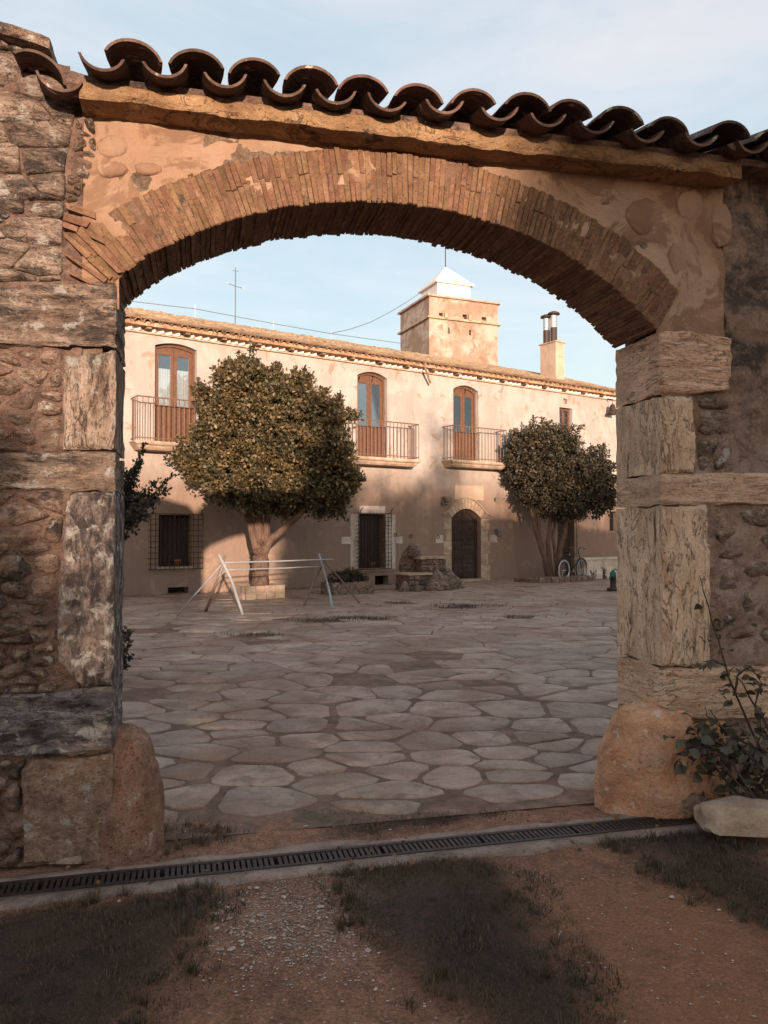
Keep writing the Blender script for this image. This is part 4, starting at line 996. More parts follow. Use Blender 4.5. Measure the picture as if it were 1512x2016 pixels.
# grille windows
def grille(u0, u1, z0, z1, d, nv, nh, key, label, hooks=True):
    a, b, za, zb, r = OPEN[key]
    go = MB().tube([(u0, -d, z0), (u1, -d, z0), (u1, -d, z1), (u0, -d, z1), (u0, -d, z0)], .014, 5).build('window_grille', M['iron'], fh, label=label)
    for i in range(1, nv): u = u0+(u1-u0)*i/nv; MB().tube([(u, -d+.012, z0), (u, -d+.012, z1)], .0085, 5).build('grille_bar', M['iron'], go)
    for i in range(1, nh): z = z0+(z1-z0)*i/nh; MB().tube([(u0, -d-.004, z), (u1, -d-.004, z)], .0085, 5).build('grille_bar', M['iron'], go)
    for uu in (u0, u1):
        for i in range(nh+1): z = z0+(z1-z0)*i/nh; MB().tube([(uu, -d, z), (uu, 0.02, z)], .0085, 5).build('grille_bar', M['iron'], go)
    for uu in (u0+.05, u1-.03): MB().tube([(uu, -d, z1), (uu, -d-.03, z1+.08), (uu+.05, -d-.07, z1+.15)], .012, 5).build('grille_hook', M['iron'], go)
    w_ = MB().box(a, b, .27, .296, za, zb).build('window_shutter', M['wood_dark'], fh)
    n = 8
    for i in range(n): MB().box(a+(b-a)*(i+.1)/n, a+(b-a)*(i+.62)/n, .235, .268, za+.01, zb-.01).build('shutter_slat', M['wood_dark'], w_)
grille(0.62, 1.92, 0.62, 1.96, 0.16, 11, 10, 'gl', 'wide dark iron cage over the low left window')
grille(6.50, 7.62, 0.46, 2.05, 0.16, 11, 14, 'gm', 'tall black iron cage over the window right of the big tree')
for q in ((6.32, 6.61, 0.45, 2.03), (7.51, 7.86, 0.45, 2.03), (6.62, 7.50, 2.035, 2.26)): MB().box(q[0], q[1], -0.014, 0.004, q[2], q[3]).build('window_surround', M['surround_white'], fh)
for q in ((6.02, 6.315, 1.18, 1.38), (7.865, 8.12, 1.18, 1.38)): MB().box(q[0], q[1], -0.016, 0.004, q[2], q[3]).build('window_surround', M['surround_white'], fh)
MB().box(6.5, 7.62, -.02, .28, 0.40, 0.477).build('window_sill', M['surround'], fh)
MB().box(0.84, 1.72, -.015, .28, 0.62, 0.677).build('window_sill', M['surround'], fh)
for j in range(2): MB().box(1.10, 1.62, .03, .05, 0.05+j*.06, 0.062+j*.06).build('vent_bar', M['iron'], fh)
for k in ('vent', 'niche', 'rw'): a, b, z0, z1, r = OPEN[k]; MB().box(a, b, .285, .296, z0, z1).build('dark_recess', M['black'], fh)
a, b, z0, z1, r = OPEN['rd']; rdm = MB().box(a+.02, b-.02, .18, .24, 0, z1-.01).build('shutter_door', M['wood_dark'], fh, label='tall dark door behind the right tree')
for j in range(14): MB().box(a+.10, b-.10, .16, .18, .1+j*.145, .1+j*.145+.11).build('door_slat', M['wood_dark'], rdm)
MB().box(15.60, 15.66, -.03, 0, .05, 2.2).build('door_post', M['wood_old'], fh)
MB().box(14.72, 15.48, -.05, .2, 4.64, 4.715).build('window_sill', M['surround'], fh)
MB().box(15.75, 16.05, -.10, 0, 5.13, 5.20).build('stone_bracket', M['surround'], fh)
for px, py in ((403, 1046),): pass

# eaves: white dog-tooth course, tile course, rafter ends, gutter
u = -0.35; k = 0
tri = MB().add([(0,0,0),(.19,0,0),(.095,-.13,0),(0,0,.145),(.19,0,.145),(.095,-.15,.145)], [(0,1,2),(3,5,4),(0,2,5,3),(2,1,4,5)]).mesh('dog_tooth')
while u < 17.6:
    if k % 5 == 4: 
        bo = MB().box(u+.02, u+.13, -.24, .0, 6.36, 6.47).build('rafter_end', M['wood_old'], fh); u += .16
    else: link('dog_tooth', tri, M['white'], fh, (u, -.001, 6.325+random.uniform(-.003, .003))); u += .20
    k += 1
MB().box(U0, U1, -.07, 0.0, 6.285, 6.323).build('string_course', M['surround'], fh)
MB().box(U0, U1, -.26, 0.3, 6.472, 6.52).build('eaves_board', M['surround'], fh)
gut = MB(); vs = []; ng = 60
for i in range(ng+1):
    uu = U0+(U1-U0)*i/ng; dz = .008*math.sin(i*1.3)
    for q in range(9): an = math.pi*q/8; vs.append((uu, -.34-.075*math.cos(an), 6.63-.095*math.sin(an)+dz))
    for q in range(9): an = math.pi*(8-q)/8; vs.append((uu, -.34-.066*math.cos(an), 6.63-.084*math.sin(an)+dz))
gut.add(vs, [(i*18+q, (i+1)*18+q, (i+1)*18+(q+1)%18, i*18+(q+1)%18) for i in range(ng) for q in range(18)]); gut.build('gutter', M['wood_old'], fh, smooth=True)
MB().tube([(8.72, -.34, 6.56), (8.72, -.33, 6.40), (8.74, -.33, 6.33), (9.02, -.20, 5.98)], .035, 8).build('rainwater_spout', M['wood_old'], fh)
# roof plane
TS = math.tan(R(18.5)); RW = 4.3; ZE = 6.53
rf = MB(); rf.prism([(0, 0)], 0, 0) if False else None
rf.add([(U0,-.30,ZE-.05),(U1,-.30,ZE-.05),(U1,RW,ZE-.05+(RW+.3)*TS),(U0,RW,ZE-.05+(RW+.3)*TS),(U1,2*RW,ZE-.05),(U0,2*RW,ZE-.05),(U0,-.30,ZE-.12),(U1,-.30,ZE-.12),(U1,2*RW,ZE-.12),(U0,2*RW,ZE-.12)],
       [(0,1,2,3),(3,2,4,5),(0,6,7,1),(6,9,8,7),(5,4,8,9)])
roof = rf.build('roof', M['house_tile'], fh)
htile = tile_mesh('roof_tile', 0.19, 0.15, 0.50, 0.014, 0.085, True, 6)
for row in range(1):
    pass
stuffmb = MB(); SLH = R(18.5); cnt = 0
tv = [v.co.copy() for v in htile.vertices]; tf = [tuple(p.vertices) for p in htile.polygons]
from mathutils import Euler, Matrix
lowv, lowf = [], []
for j in (0, 1):
    for i in range(5): an = math.pi*i/4; wv = (.19, .15)[j]/2; lowv.append(Vector((-math.cos(an)*wv, .5*j, .085*math.sin(an))))
lowf = [(i, i+1, i+6, i+5) for i in range(4)]+[(0, 4, 3, 2, 1)]
for row in range(11):
    u = -0.9
    while u < 18.5:
        u += .225
        uu = u+random.uniform(-.015, .015); v = -.36+row*.40+random.uniform(-.025, .025); z = ZE-.05+(v+.30)*TS+random.uniform(0.0, .022)+.01
        e = Euler((SLH-.03+random.uniform(-.04, .04), random.uniform(-.10, .10), random.uniform(-.06, .06)))
        if row < 3 and cnt < 252 and not (row == 2 and u > 15):
            o = link('roof_tile', htile, M['house_tile'], roof, (uu, v, z)); o.rotation_euler = e; cnt += 1
        else:
            m_ = e.to_matrix(); stuffmb.add([tuple(m_ @ q + Vector((uu, v, z))) for q in lowv], lowf)
mt_far = stone('roof_tile_far', (0.30,0.18,0.10), (0.44,0.28,0.165), (0.56,0.40,0.26), (4.4,2.5,1), 2.2, black=0.2, white=0.15, bump=0.004, vary=0.0, rnd=False)
stuffmb.build('upper_roof_tiles', mt_far, roof, kind='stuff')
# chimney
ci = hp(1063, 745, 1.2); ca, cb = HOUSE.hit(1094, 700, 1.5)[0], HOUSE.hit(1111, 700, 1.5)[0]
czt = HOUSE.hit(1070, 668, 1.5)[1]
ch = MB(); 
ch.box(ca, cb, 1.5, 1.5+.78, 6.2, czt).build('chimney', M['chimney'], fh, label='tan plastered chimney stack with two metal flues')
cho = [o for o in fh.children if o.name.startswith('chimney')][0]
MB().box(ca-.04, cb+.04, 1.46, 2.32, czt, czt+.05).build('chimney_cap', M['surround'], cho)
for (px, py, vv) in ((1076, 0, 2.08), (1090, 0, 1.76)):
    uu = HOUSE.hit(px, 640, vv)[0]; zt_ = HOUSE.hit(px, 628 if px == 1076 else 622, vv)[1]
    MB().tube([(uu, vv, czt), (uu, vv, zt_-.45)], .13, 12).build('flue_pipe', M['chrome_dark'], cho)
    MB().tube([(uu, vv, zt_-.45), (uu, vv, zt_)], .132, 12).build('flue_pipe', M['steel'], cho)
    MB().lathe((uu, vv, zt_+.09), [(.24, -.04), (.21, .02), (.10, .07), (.01, .09)], 14).build('rain_cowl', M['chrome_dark'], cho, smooth=True)
    MB().tube([(uu-.09, vv, zt_-.02), (uu-.09, vv, zt_+.07)], .012, 4).tube([(uu+.09, vv, zt_-.02), (uu+.09, vv, zt_+.07)], .012, 4).build('cowl_strut', M['steel'], cho)

# ================================================================== TOWER
TY = 31.0
tc0 = at(845, 640, TY); TOW = Frame((tc0.x, tc0.y), 22.5)
def tpz(px, py, v=0.0): return TOW.hit(px, py, v)
tw = empty('tower', (tc0.x, tc0.y, 0), TOW.yaw, label='square weathered plaster tower with a white pyramid roof rising behind the farmhouse', cat='tower')
WR = tpz(980, 650)[0]; ztop = tpz(845, 583)[1]; zst = tpz(845, 624)[1]; DT = 0.0
# depth from the left face width
for DT in np.arange(1.5, 7, .05):
    p = TOW.world(0, DT, 0)
    if CX+F*p.x/p.y < 789: break
print('tower', WR, ztop, zst, DT)
body = MB().box(0, WR, 0, DT, 0, zst-.02); body.box(0.001, WR-.001, 0.001, DT-.001, zst-.02, ztop)
tm = body.mesh('tower_wall')
hc = MB()
for px, py, w_, h_ in ((868, 621, .17, .20), (915, 624, .20, .20), (953, 628, .22, .15), (884, 651, .07, .26), (925.5, 655, .09, .22)):
    p = tpz(px, py); hc.box(p[0]-w_/2, p[0]+w_/2, -.5, .25, p[1]-h_/2, p[1]+h_/2)
def boolean(me1, mbc, name, mat_, parent):
    me2 = mbc.mesh('c')
    for m_ in (me1, me2):
        bm = bmesh.new(); bm.from_mesh(m_); bmesh.ops.recalc_face_normals(bm, faces=bm.faces); bm.to_mesh(m_); bm.free()
    a_ = bpy.data.objects.new('a', me1); b_ = bpy.data.objects.new('b', me2); COL.objects.link(a_); COL.objects.link(b_)
    md = a_.modifiers.new('b', 'BOOLEAN'); md.object = b_; md.operation = 'DIFFERENCE'; md.solver = 'EXACT'
    n_ = bpy.data.meshes.new_from_object(a_.evaluated_get(bpy.context.evaluated_depsgraph_get())); bpy.data.objects.remove(a_); bpy.data.objects.remove(b_); n_.materials.clear()
    return link(name, n_, mat_, parent)
tm = MB().box(0, WR, 0, DT, 0, ztop).mesh('tower_wall')
boolean(tm, hc, 'tower_wall', M['tower'], tw)
MB().box(-.10, WR+.10, -.10, DT+.10, zst-.04, zst+.04).build('string_course', M['surround'], tw)
MB().box(-.10, WR+.10, -.10, DT+.10, ztop+.001, ztop+.08).build('parapet_coping', M['surround'], tw)
for px, py in ((872, 622), (919, 626)): p = tpz(px, py); MB().box(p[0]+.05, p[0]+.17, -.10, 0, p[1]-.13, p[1]+.12).build('stone_corbel', M['surround'], tw)
p = tpz(953, 634); MB().box(p[0]-.2, p[0]+.14, -.12, 0, p[1]-.09, p[1]-.01).build('stone_corbel', M['surround'], tw)
# white lantern room and pyramid
ax0, ax1 = tpz(861, 570, .9)[0], tpz(926, 575, .9)[0]; zl0 = ztop+.05; zl1 = tpz(861, 555, .9)[1]; dl = (ax1-ax0)*1.0
MB().box(ax0, ax1, .9, .9+dl, zl0, zl1).build('lantern_room', M['white'], tw)
ap = tpz(883, 526, .9+dl/2)
MB().add([(ax0-.12,.78,zl1-.02),(ax1+.12,.78,zl1-.02),(ax1+.12,1.02+dl,zl1-.02),(ax0-.12,1.02+dl,zl1-.02),(ax0-.12,.78,zl1+.04),(ax1+.12,.78,zl1+.04),(ax1+.12,1.02+dl,zl1+.04),(ax0-.12,1.02+dl,zl1+.04),((ax0+ax1)/2,.9+dl/2,ap[1])],
         [(0,3,2,1),(0,1,5,4),(1,2,6,5),(2,3,7,6),(3,0,4,7),(4,5,8),(5,6,8),(6,7,8),(7,4,8)]).build('pyramid_roof', M['white'], tw)
MB().tube([((ax0+ax1)/2,.9+dl/2,ap[1]-.05), ((ax0+ax1)/2,.9+dl/2,ap[1]+1.1)], .022, 5).build('finial_rod', M['iron'], tw)

# antenna and roof cable
an = empty('roof_antenna', HOUSE.world(*HOUSE.hit(463, 640, 4.2)[:1], 4.2, 0), 0, label='thin metal aerial mast with two cross arms on the left of the farmhouse roof', cat='antenna')
b0 = HOUSE.hit(463, 640, 4.2); bw_ = HOUSE.world(b0[0], 4.2, 0); an.location = (bw_.x, bw_.y, ZE+TS*4.4)
zz = lambda py: at(463, py, bw_.y).z - an.location.z
MB().tube([(0,0,-.2), (0,0,zz(527))], .017, 5).build('mast', M['grey_metal'], an)
MB().tube([(-.24,0,zz(560)+.03), (.24,0,zz(566)-.03)], .012, 4).tube([(-.24,0,zz(560)), (-.24,0,zz(560)+.08)], .02, 4).tube([(.24,0,zz(566)-.06), (.24,0,zz(566)+.04)], .02, 4).build('cross_arm', M['grey_metal'], an)
MB().tube([(-.10,0,zz(533)), (.10,0,zz(534))], .010, 4).build('cross_arm', M['grey_metal'], an)
def on_house(px, py, v): u, z = HOUSE.hit(px, py, v); return HOUSE.world(u, v, z)
pts_ = [on_house(x, y, 4.0) for x, y in ((240,591),(384,608),(538,637),(652,657),(790,676))]
wo_ = MB().tube(pts_, .011, 4).build('roof_cable', M['grey_metal'], label='thin cable strung on short posts along the farmhouse ridge', cat='cable')
for q in pts_[1:4]: MB().tube([q-Vector((0,0,.25)), q+Vector((0,0,.12))], .012, 4).build('cable_post', M['grey_metal'], wo_)
A_, B_ = pts_[3], TOW.world(0, 0, ztop-.05); mids = []
for i in range(13): t_ = i/12; q = A_.lerp(B_, t_); q.z -= 1.5*(1-(2*t_-1)**2)*0.55; mids.append(q)
mids = [on_house(648, 657, 4.0)]+[at(x, y, 27+3.5*i/5) for i, (x, y) in enumerate(((690,648),(730,634),(770,613),(800,595),(825,578)))]+[TOW.world(ax0, .9, zl1-.1)]
MB().tube(mids, .011, 4).build('overhead_cable', M['grey_metal'], label='sagging dark cable running up to the white top of the tower', cat='cable')

# ================================================================== VEGETATION
def leaves(name, P_, size, mat_, parent, seed=0, droop=0.3, outward=None, aspect=0.5, **k):
    r = np.random.default_rng(seed); n = len(P_); P_ = np.asarray(P_)
    a = r.normal(size=(n, 3)); 
    if outward is not None: a += outward*0.9
    a /= np.linalg.norm(a, axis=1)[:, None]                      # leaf axis
    b = r.normal(size=(n, 3)); b -= (b*a).sum(1)[:, None]*a; b /= np.linalg.norm(b, axis=1)[:, None]
    nn = np.cross(a, b); s = size*r.uniform(.65, 1.35, n)[:, None]; w_ = s*aspect
    v0 = P_; v1 = P_+a*s*.5+b*w_*.5+nn*s*.12; v2 = P_+a*s; v3 = P_+a*s*.5-b*w_*.5+nn*s*.12
    V = np.stack([v0, v1, v2, v3], 1).reshape(-1, 3); Fc = np.arange(4*n).reshape(n, 4)
    me = bpy.data.meshes.new(name); me.from_pydata(V.tolist(), [], Fc.tolist()); me.update()
    me.polygons.foreach_set('use_smooth', [True]*n)
    return link(name, me, mat_, parent, **k)
def crown_pts(lumps, n, seed, fill=0.55, tuft=0.10, cut=-0.9, cs=2.2):
    """leaf tufts spread through ellipsoid lumps, denser near the outside, clumped"""
    r = np.random.default_rng(seed); out, ow = [], []
    vol = np.array([l[3]*l[4]*l[5] for l in lumps])**0.7; vol /= vol.sum(); per = 9; nt = n//per
    ids = r.choice(len(lumps), nt, p=vol); d = r.normal(size=(nt, 3)); d /= np.linalg.norm(d, axis=1)[:, None]
    rad = 1-(r.random(nt)**1.6)*fill; L_ = np.array(lumps)
    C = L_[ids, :3]+d*rad[:, None]*L_[ids, 3:6]*(1+0.10*np.sin(7*d[:, :1]+5*d[:, 1:2]*3+ids[:, None]))
    nv = np.array([mnoise.noise(Vector(c_)*(cs)+Vector((seed, 0, 0))) for c_ in C])
    keep = nv > cut+(rad-0.80)*0.9; C, d = C[keep], d[keep]; nt = len(C)
    for q in range(per): out.append(C+r.normal(size=(nt, 3))*tuft*0.5); ow.append(d)
    return np.concatenate(out), np.concatenate(ow)
def shoot_pts(shoots, per, seed, rad=0.07):
    r = np.random.default_rng(seed); out = []; ow = []
    for a, b in shoots:
        a, b = np.array(a), np.array(b); t_ = r.random(per); q = a+(b-a)*t_[:, None]+r.normal(size=(per, 3))*rad*(1.25-t_[:, None]*.9)
        out.append(q); dd_ = (b-a)/np.linalg.norm(b-a); ow.append(np.tile(dd_, (per, 1)))
    return np.concatenate(out), np.concatenate(ow)
def limbs(name, paths, mat_, parent, seg=9):
    mb = MB()
    for pts, rads in paths:
        # resample for a natural wobble
        P2, R2 = [], []
        for i in range(len(pts)-1):
            for k in range(4):
                t_ = k/4; p = Vector(pts[i]).lerp(Vector(pts[i+1]), t_); rr = rads[i]+(rads[i+1]-rads[i])*t_
                if P2: p += Vector((mnoise.noise(p*3.1), mnoise.noise(p*3.1+Vector((5, 5, 5))), 0))*rr*0.6
                P2.append(p); R2.append(rr*(1+0.12*mnoise.noise(p*6)))
        P2.append(Vector(pts[-1])); R2.append(rads[-1]); mb.tube(P2, R2, seg)
    return mb.build(name, mat_, parent, smooth=True)

# --- the big round tree in front of the house
TYM = 18.3; S = TYM/F; TB = at(511, 1150, TYM); tb = Vector((TB.x, TB.y, 0.0))
mt = empty('clipped_tree', tb, label='big round leafy tree growing against the farmhouse between the left and middle balconies', cat='tree')
q = lambda px, py, dy=0.0: (at(px, py, TYM).x-tb.x+0.0, dy, at(px, py, TYM).z)
lump = [(472,800,68,88,.9,0),(478,770,44,60,.6,-.1),(540,860,100,110,1.15,-.15),(590,800,58,62,.75,.1),(625,870,64,88,.9,.15),(432,870,70,80,.9,0),(390,905,42,32,.45,-.2),(500,940,110,75,1.1,-.2),(600,930,95,80,1.1,.1),
        (645,945,52,70,.8,.2),(455,955,62,48,.7,-.2),(540,985,100,36,.9,-.1),(640,1000,48,24,.5,.2),(425,800,36,34,.45,0),(655,815,26,30,.3,.2),(500,745,30,34,.35,0)]
lumps = [(*q(a, b, g), c*S*.89, f*0.9, d*S*.88) for a, b, c, d, f, g in lump]
P1, O1 = crown_pts(lumps, 84000, 5, 0.6, 0.10, -0.12, 2.6)
sh = []
for (x0, y0, x1, y1) in ((480,760,487,704),(497,760,505,722),(455,770,436,716),(540,780,547,722),(590,780,608,738),(612,790,600,752),(640,830,632,775),(655,830,668,782),(640,810,655,790),(430,790,404,768),(420,830,400,802),(400,900,345,888),(390,920,352,905),
                         (660,940,706,930),(672,900,690,880),(520,770,514,742),(565,770,560,745),(470,750,460,712),(680,960,700,955),(390,930,372,940),(515,750,492,712)):
    sh.append((q(x0, y0, random.uniform(-.3, .2)), q(x1, y1, random.uniform(-.3, .2))))
P2, O2 = shoot_pts(sh, 330, 6, 0.12); r9 = np.random.default_rng(77); sh9 = []
for _ in range(150):
    l_ = lumps[r9.integers(len(lumps))]; d_ = r9.normal(size=3); d_[2] = abs(d_[2])*.8-.15; d_ /= np.linalg.norm(d_); a_ = np.array(l_[:3])+d_*np.array(l_[3:6])*.85; sh9.append((a_, a_+d_*r9.uniform(.22, .48)+np.array([0, 0, .08])))
P9, O9 = shoot_pts(sh9, 85, 8, 0.075); P2 = np.concatenate([P2, P9]); O2 = np.concatenate([O2, O9])
leaves('crown', np.concatenate([P1, P2]), 0.092, M['leaf_main'], mt, 7, outward=np.concatenate([O1, O2]), aspect=.62)
limbs('trunk', [([(0,0,.0), q(512,1110), q(511,1085)], [.235,.19,.20]), ([q(512,1092), q(500,1060), q(487,1020), q(470,960)], [.13,.10,.08,.05]), ([q(511,1090), q(510,1050), q(508,1000), q(520,900)], [.14,.12,.10,.06]),
      ([q(514,1090), q(522,1055), q(528,1010), q(560,930)], [.12,.09,.075,.05]), ([q(516,1092), q(535,1060), q(565,1035), q(597,1005), q(630,950)], [.12,.095,.085,.07,.04]), ([q(508,1090), q(495,1050), q(490,1010), q(440,930)], [.09,.07,.06,.03])], M['bark'], mt)

# --- right tree with several thin trunks
RY = 24.6; S2 = RY/F; rb = at(1082, 1128, RY); rb = Vector((rb.x, rb.y, 0.0))
rt = empty('many_stemmed_tree', rb, label='dark leafy tree with several thin trunks beside the bicycle on the right', cat='tree')
q2 = lambda px, py, dy=0.0: (at(px, py, RY).x-rb.x, dy, at(px, py, RY).z)
lump = [(1062,895,58,52,.9,0),(1030,930,30,48,.6,0),(1075,950,64,56,.9,0),(1130,940,50,58,.9,0),(1165,940,42,52,.7,0),(1110,990,54,34,.7,0),(1150,985,52,34,.6,0),(1185,985,20,26,.4,0),(1035,880,28,32,.5,0),(1100,875,34,30,.5,0)]
lumps = [(*q2(a, b, g), c*S2, f, d*S2) for a, b, c, d, f, g in lump]
P1, O1 = crown_pts(lumps, 76000, 15, 0.6, 0.12, -0.22, 2.2)
sh = [(q2(a, b), q2(c, d)) for a, b, c, d in ((1050,860,1045,838),(1075,860,1075,836),(1020,880,1010,850),(1010,910,1001,898),(1110,870,1112,845),(1160,900,1165,882),(1180,900,1188,878),(1200,950,1209,945),(1090,860,1098,840),(1195,980,1206,990))]
P2, O2 = shoot_pts(sh, 220, 16, 0.12); sh9 = []
for _ in range(90):
    l_ = lumps[r9.integers(len(lumps))]; d_ = r9.normal(size=3); d_[2] = abs(d_[2])*.8-.15; d_ /= np.linalg.norm(d_); a_ = np.array(l_[:3])+d_*np.array(l_[3:6])*.85; sh9.append((a_, a_+d_*r9.uniform(.22, .5)+np.array([0, 0, .08])))
P9, O9 = shoot_pts(sh9, 85, 9, 0.08); P2 = np.concatenate([P2, P9]); O2 = np.concatenate([O2, O9])
leaves('crown', np.concatenate([P1, P2]), 0.085, M['leaf_dark'], rt, 17, outward=np.concatenate([O1, O2]), aspect=.62)
limbs('trunk', [([(0,0,0), q2(1066,1080), q2(1052,1030), q2(1040,980)], [.11,.085,.07,.04]), ([(.1,.1,0), q2(1078,1070), q2(1085,1020), q2(1100,960)], [.10,.07,.06,.04]), ([(.35,0,0), q2(1100,1090), q2(1112,1040), q2(1120,1000)], [.13,.10,.075,.04]),
      ([(.05,-.1,0), q2(1072,1100), q2(1062,1050), q2(1058,1000)], [.09,.07,.06,.04]), ([(.3,.1,0), q2(1092,1085), q2(1088,1050), q2(1100,1010)], [.08,.06,.05,.04])], M['bark'], rt)
# pale tree stump of the same clump
# --- shrub behind the left jamb
LY = 8.2; S3 = LY/F; lb = at(200, 1345, LY); lb = Vector((lb.x, lb.y, 0.0))
ls = empty('tall_shrub', lb, label='tall dark shrub with upright shoots half hidden behind the left jamb', cat='shrub')
q3 = lambda px, py, dy=0.0: (at(px, py, LY).x-lb.x, dy, at(px, py, LY).z)
sh = [(q3(a, b, random.uniform(-.2, .2)), q3(c, d, random.uniform(-.25, .25))) for a, b, c, d in ((210,1060,262,905),(215,1050,285,868),(225,1030,250,945),(225,1030,332,932),(240,1010,322,965),(225,1040,318,985),(235,1045,300,1010),(215,1060,285,1015),
      (230,960,272,920),(215,1000,246,1052),(240,1000,283,905),(225,1010,300,945),(200,1000,240,930),(220,985,255,1000),(212,1040,262,1030),(195,1050,235,1055),(250,1015,280,985),(205,1030,258,968),(235,1000,262,955))]
P1, O1 = shoot_pts(sh, 170, 26, 0.042)
sh2 = [(q3(a, b), q3(c, d)) for a, b, c, d in ((200,1330,255,1240),(205,1330,258,1262),(200,1320,245,1238),(200,1340,256,1290),(205,1330,250,1310),(205,1300,240,1280))]
P2, O2 = shoot_pts(sh2, 150, 27, 0.03)
lumps = [(*q3(a, b), c*S3, .35, d*S3) for a, b, c, d in ((170,1000,60,110),(190,1280,40,70),(150,1150,40,120))]
P3, O3 = crown_pts(lumps, 5000, 28, .6, .05)
leaves('foliage', np.concatenate([P1, P2, P3]), 0.045, M['leaf_dark'], ls, 29, outward=np.concatenate([O1, O2, O3]), aspect=.6)
limbs('stem', [([(0,0,0), q3(195,1200), q3(200,1060)], [.035,.03,.02])]+[([a, b], [.010, .003]) for a, b in sh+sh2], M['bark'], ls, 5)

# --- rose bush at the right jamb
rbx = ground(1470, 1592); rz = empty('rose_bush', (rbx[0], rbx[1], 0), label='rambling rose bush with long arching stems at the right jamb', cat='bush')
RYb = rbx[1]
def q4(px, py, dd_=0.0):
    p = at(px, py, RYb+dd_); return Vector((p.x-rbx[0], p.y-rbx[1], p.z))
stems = [[(1512,1500),(1480,1440),(1450,1370),(1425,1300),(1400,1220),(1385,1165),(1377,1133)], [(1530,1470),(1500,1410),(1462,1345),(1445,1330)], [(1500,1530),(1470,1480),(1420,1430),(1395,1395)],
         [(1500,1590),(1450,1540),(1400,1480),(1345,1475)], [(1540,1520),(1500,1480),(1440,1450),(1390,1408),(1388,1392)], [(1445,1370),(1452,1330),(1475,1310),(1500,1345)], [(1500,1345),(1486,1390),(1500,1450)],
         [(1430,1310),(1405,1300),(1385,1303)], [(1530,1560),(1500,1590),(1400,1560)], [(1520,1600),(1470,1520),(1500,1440),(1540,1400)], [(1450,1560),(1400,1500),(1370,1440)], [(1500,1590),(1440,1500),(1380,1470),(1330,1485)]]
mb = MB(); lp = []
rs = random.Random(4)
for s_i, st_ in enumerate(stems):
    dd_ = -0.12-0.05*(s_i % 4); pp = [q4(x, y, dd_) for x, y in st_]
    dense = [pp[0]]
    for a, b in zip(pp[:-1], pp[1:]): dense += [a.lerp(b, .5)+Vector((rs.uniform(-.008, .008), rs.uniform(-.01, .01), 0)), b]
    n = len(dense); mb.tube(dense, [0.0075-(0.0055)*i/(n-1) for i in range(n)], 6)
mb.tube([Vector((0,0,-.02)), Vector((.06,-.1,.2)), q4(1512,1500,-.12)], .009, 6).tube([Vector((.05,0,-.02)), q4(1500,1590,-.2)], .009, 6)
mb.build('stem', M['rose_bark'], rz, smooth=True)
# leaf: a shallow folded oval
lf = MB(); LN = 6; vs = [(0, 0, 0)]
for i in range(1, LN): t_ = i/LN; w_ = .5*math.sin(math.pi*t_**.85)*.95; vs += [(t_, -w_*.72, .10*math.sin(math.pi*t_)+w_*.22), (t_, 0, .10*math.sin(math.pi*t_)), (t_, w_*.72, .10*math.sin(math.pi*t_)+w_*.22)]
vs.append((1, 0, -.06)); fs = [(0, 2, 1), (0, 3, 2)]
for i in range(LN-2): k = 1+3*i; fs += [(k, k+1, k+4, k+3), (k+1, k+2, k+5, k+4)]
k = 1+3*(LN-2); fs += [(k, k+1, k+3), (k+1, k+2, k+3)]; lf.add(vs, fs); leaf_me = lf.mesh('leaf', True)
spots = [(1380,1253,-.15),(1396,1258,-.15),(1412,1260,-.12),(1432,1275,-.14),(1438,1283,-.12),(1386,1304,-.15),(1400,1308,-.14),(1416,1322,-.14),(1424,1320,-.15),(1442,1318,-.14),(1475,1310,-.2),(1486,1330,-.2),(1470,1345,-.2),(1484,1345,-.18),(1505,1350,-.2),
         (1420,1358,-.15),(1434,1355,-.14),(1425,1372,-.15),(1440,1380,-.15),(1450,1368,-.16),(1492,1366,-.2),(1388,1188,-.12),(1418,1230,-.12),(1410,1232,-.12),(1432,1222,-.12)]
nleaf = 0
for x, y, dd_ in spots:
    for _ in range(2):
        o = link('leaf', leaf_me, M['leaf_rose'], rz, q4(x+rs.uniform(-7, 7), y+rs.uniform(-6, 6), dd_)); s_ = rs.uniform(.032, .062); o.scale = (s_,)*3; o.rotation_euler = (rs.uniform(-1, 1), rs.uniform(-.6, 1.0), rs.uniform(0, 6.28)); nleaf += 1
for _ in range(240):
    t_ = rs.random()
    if t_ < .46: x, y = rs.gauss(1392, 34), rs.gauss(1474, 26)
    elif t_ < .88: x, y = rs.gauss(1470, 36), rs.gauss(1515, 34)
    else: x, y = rs.gauss(1510, 30), rs.gauss(1450, 40)
    if y > 1590 or x < 1322: continue
    o = link('leaf', leaf_me, M['leaf_rose'], rz, q4(x, y, rs.uniform(-.30, .0))); s_ = rs.uniform(.05, .092); o.scale = (s_,)*3; o.rotation_euler = (rs.uniform(-1, 1), rs.uniform(-.4, 1.1), rs.uniform(0, 6.28)); nleaf += 1
print('rose leaves', nleaf)
# dead leaves at its foot
dl_ = []
for _ in range(420):
    x, y = rs.gauss(1440, 60), rs.gauss(1572, 16)
    if y > 1600: continue
    p = ground(x, y); dl_.append((p[0], p[1]-.02, rs.uniform(-.005, .05)))
M['dead'] = leafmat('dead_leaf', (0.09,0.05,0.035), (0.16,0.09,0.06), (0.22,0.13,0.08))
for _ in range(70):
    x, y = rs.uniform(-20, 1400), 0; y = 1760-(x/1400)*150+rs.gauss(0, 22); p = ground(x, y); dl_.append((p[0], p[1], rs.uniform(.002, .012)))
leaves('leaf_litter', dl_, 0.035, M['dead'], None, 33, aspect=.6, kind='stuff')

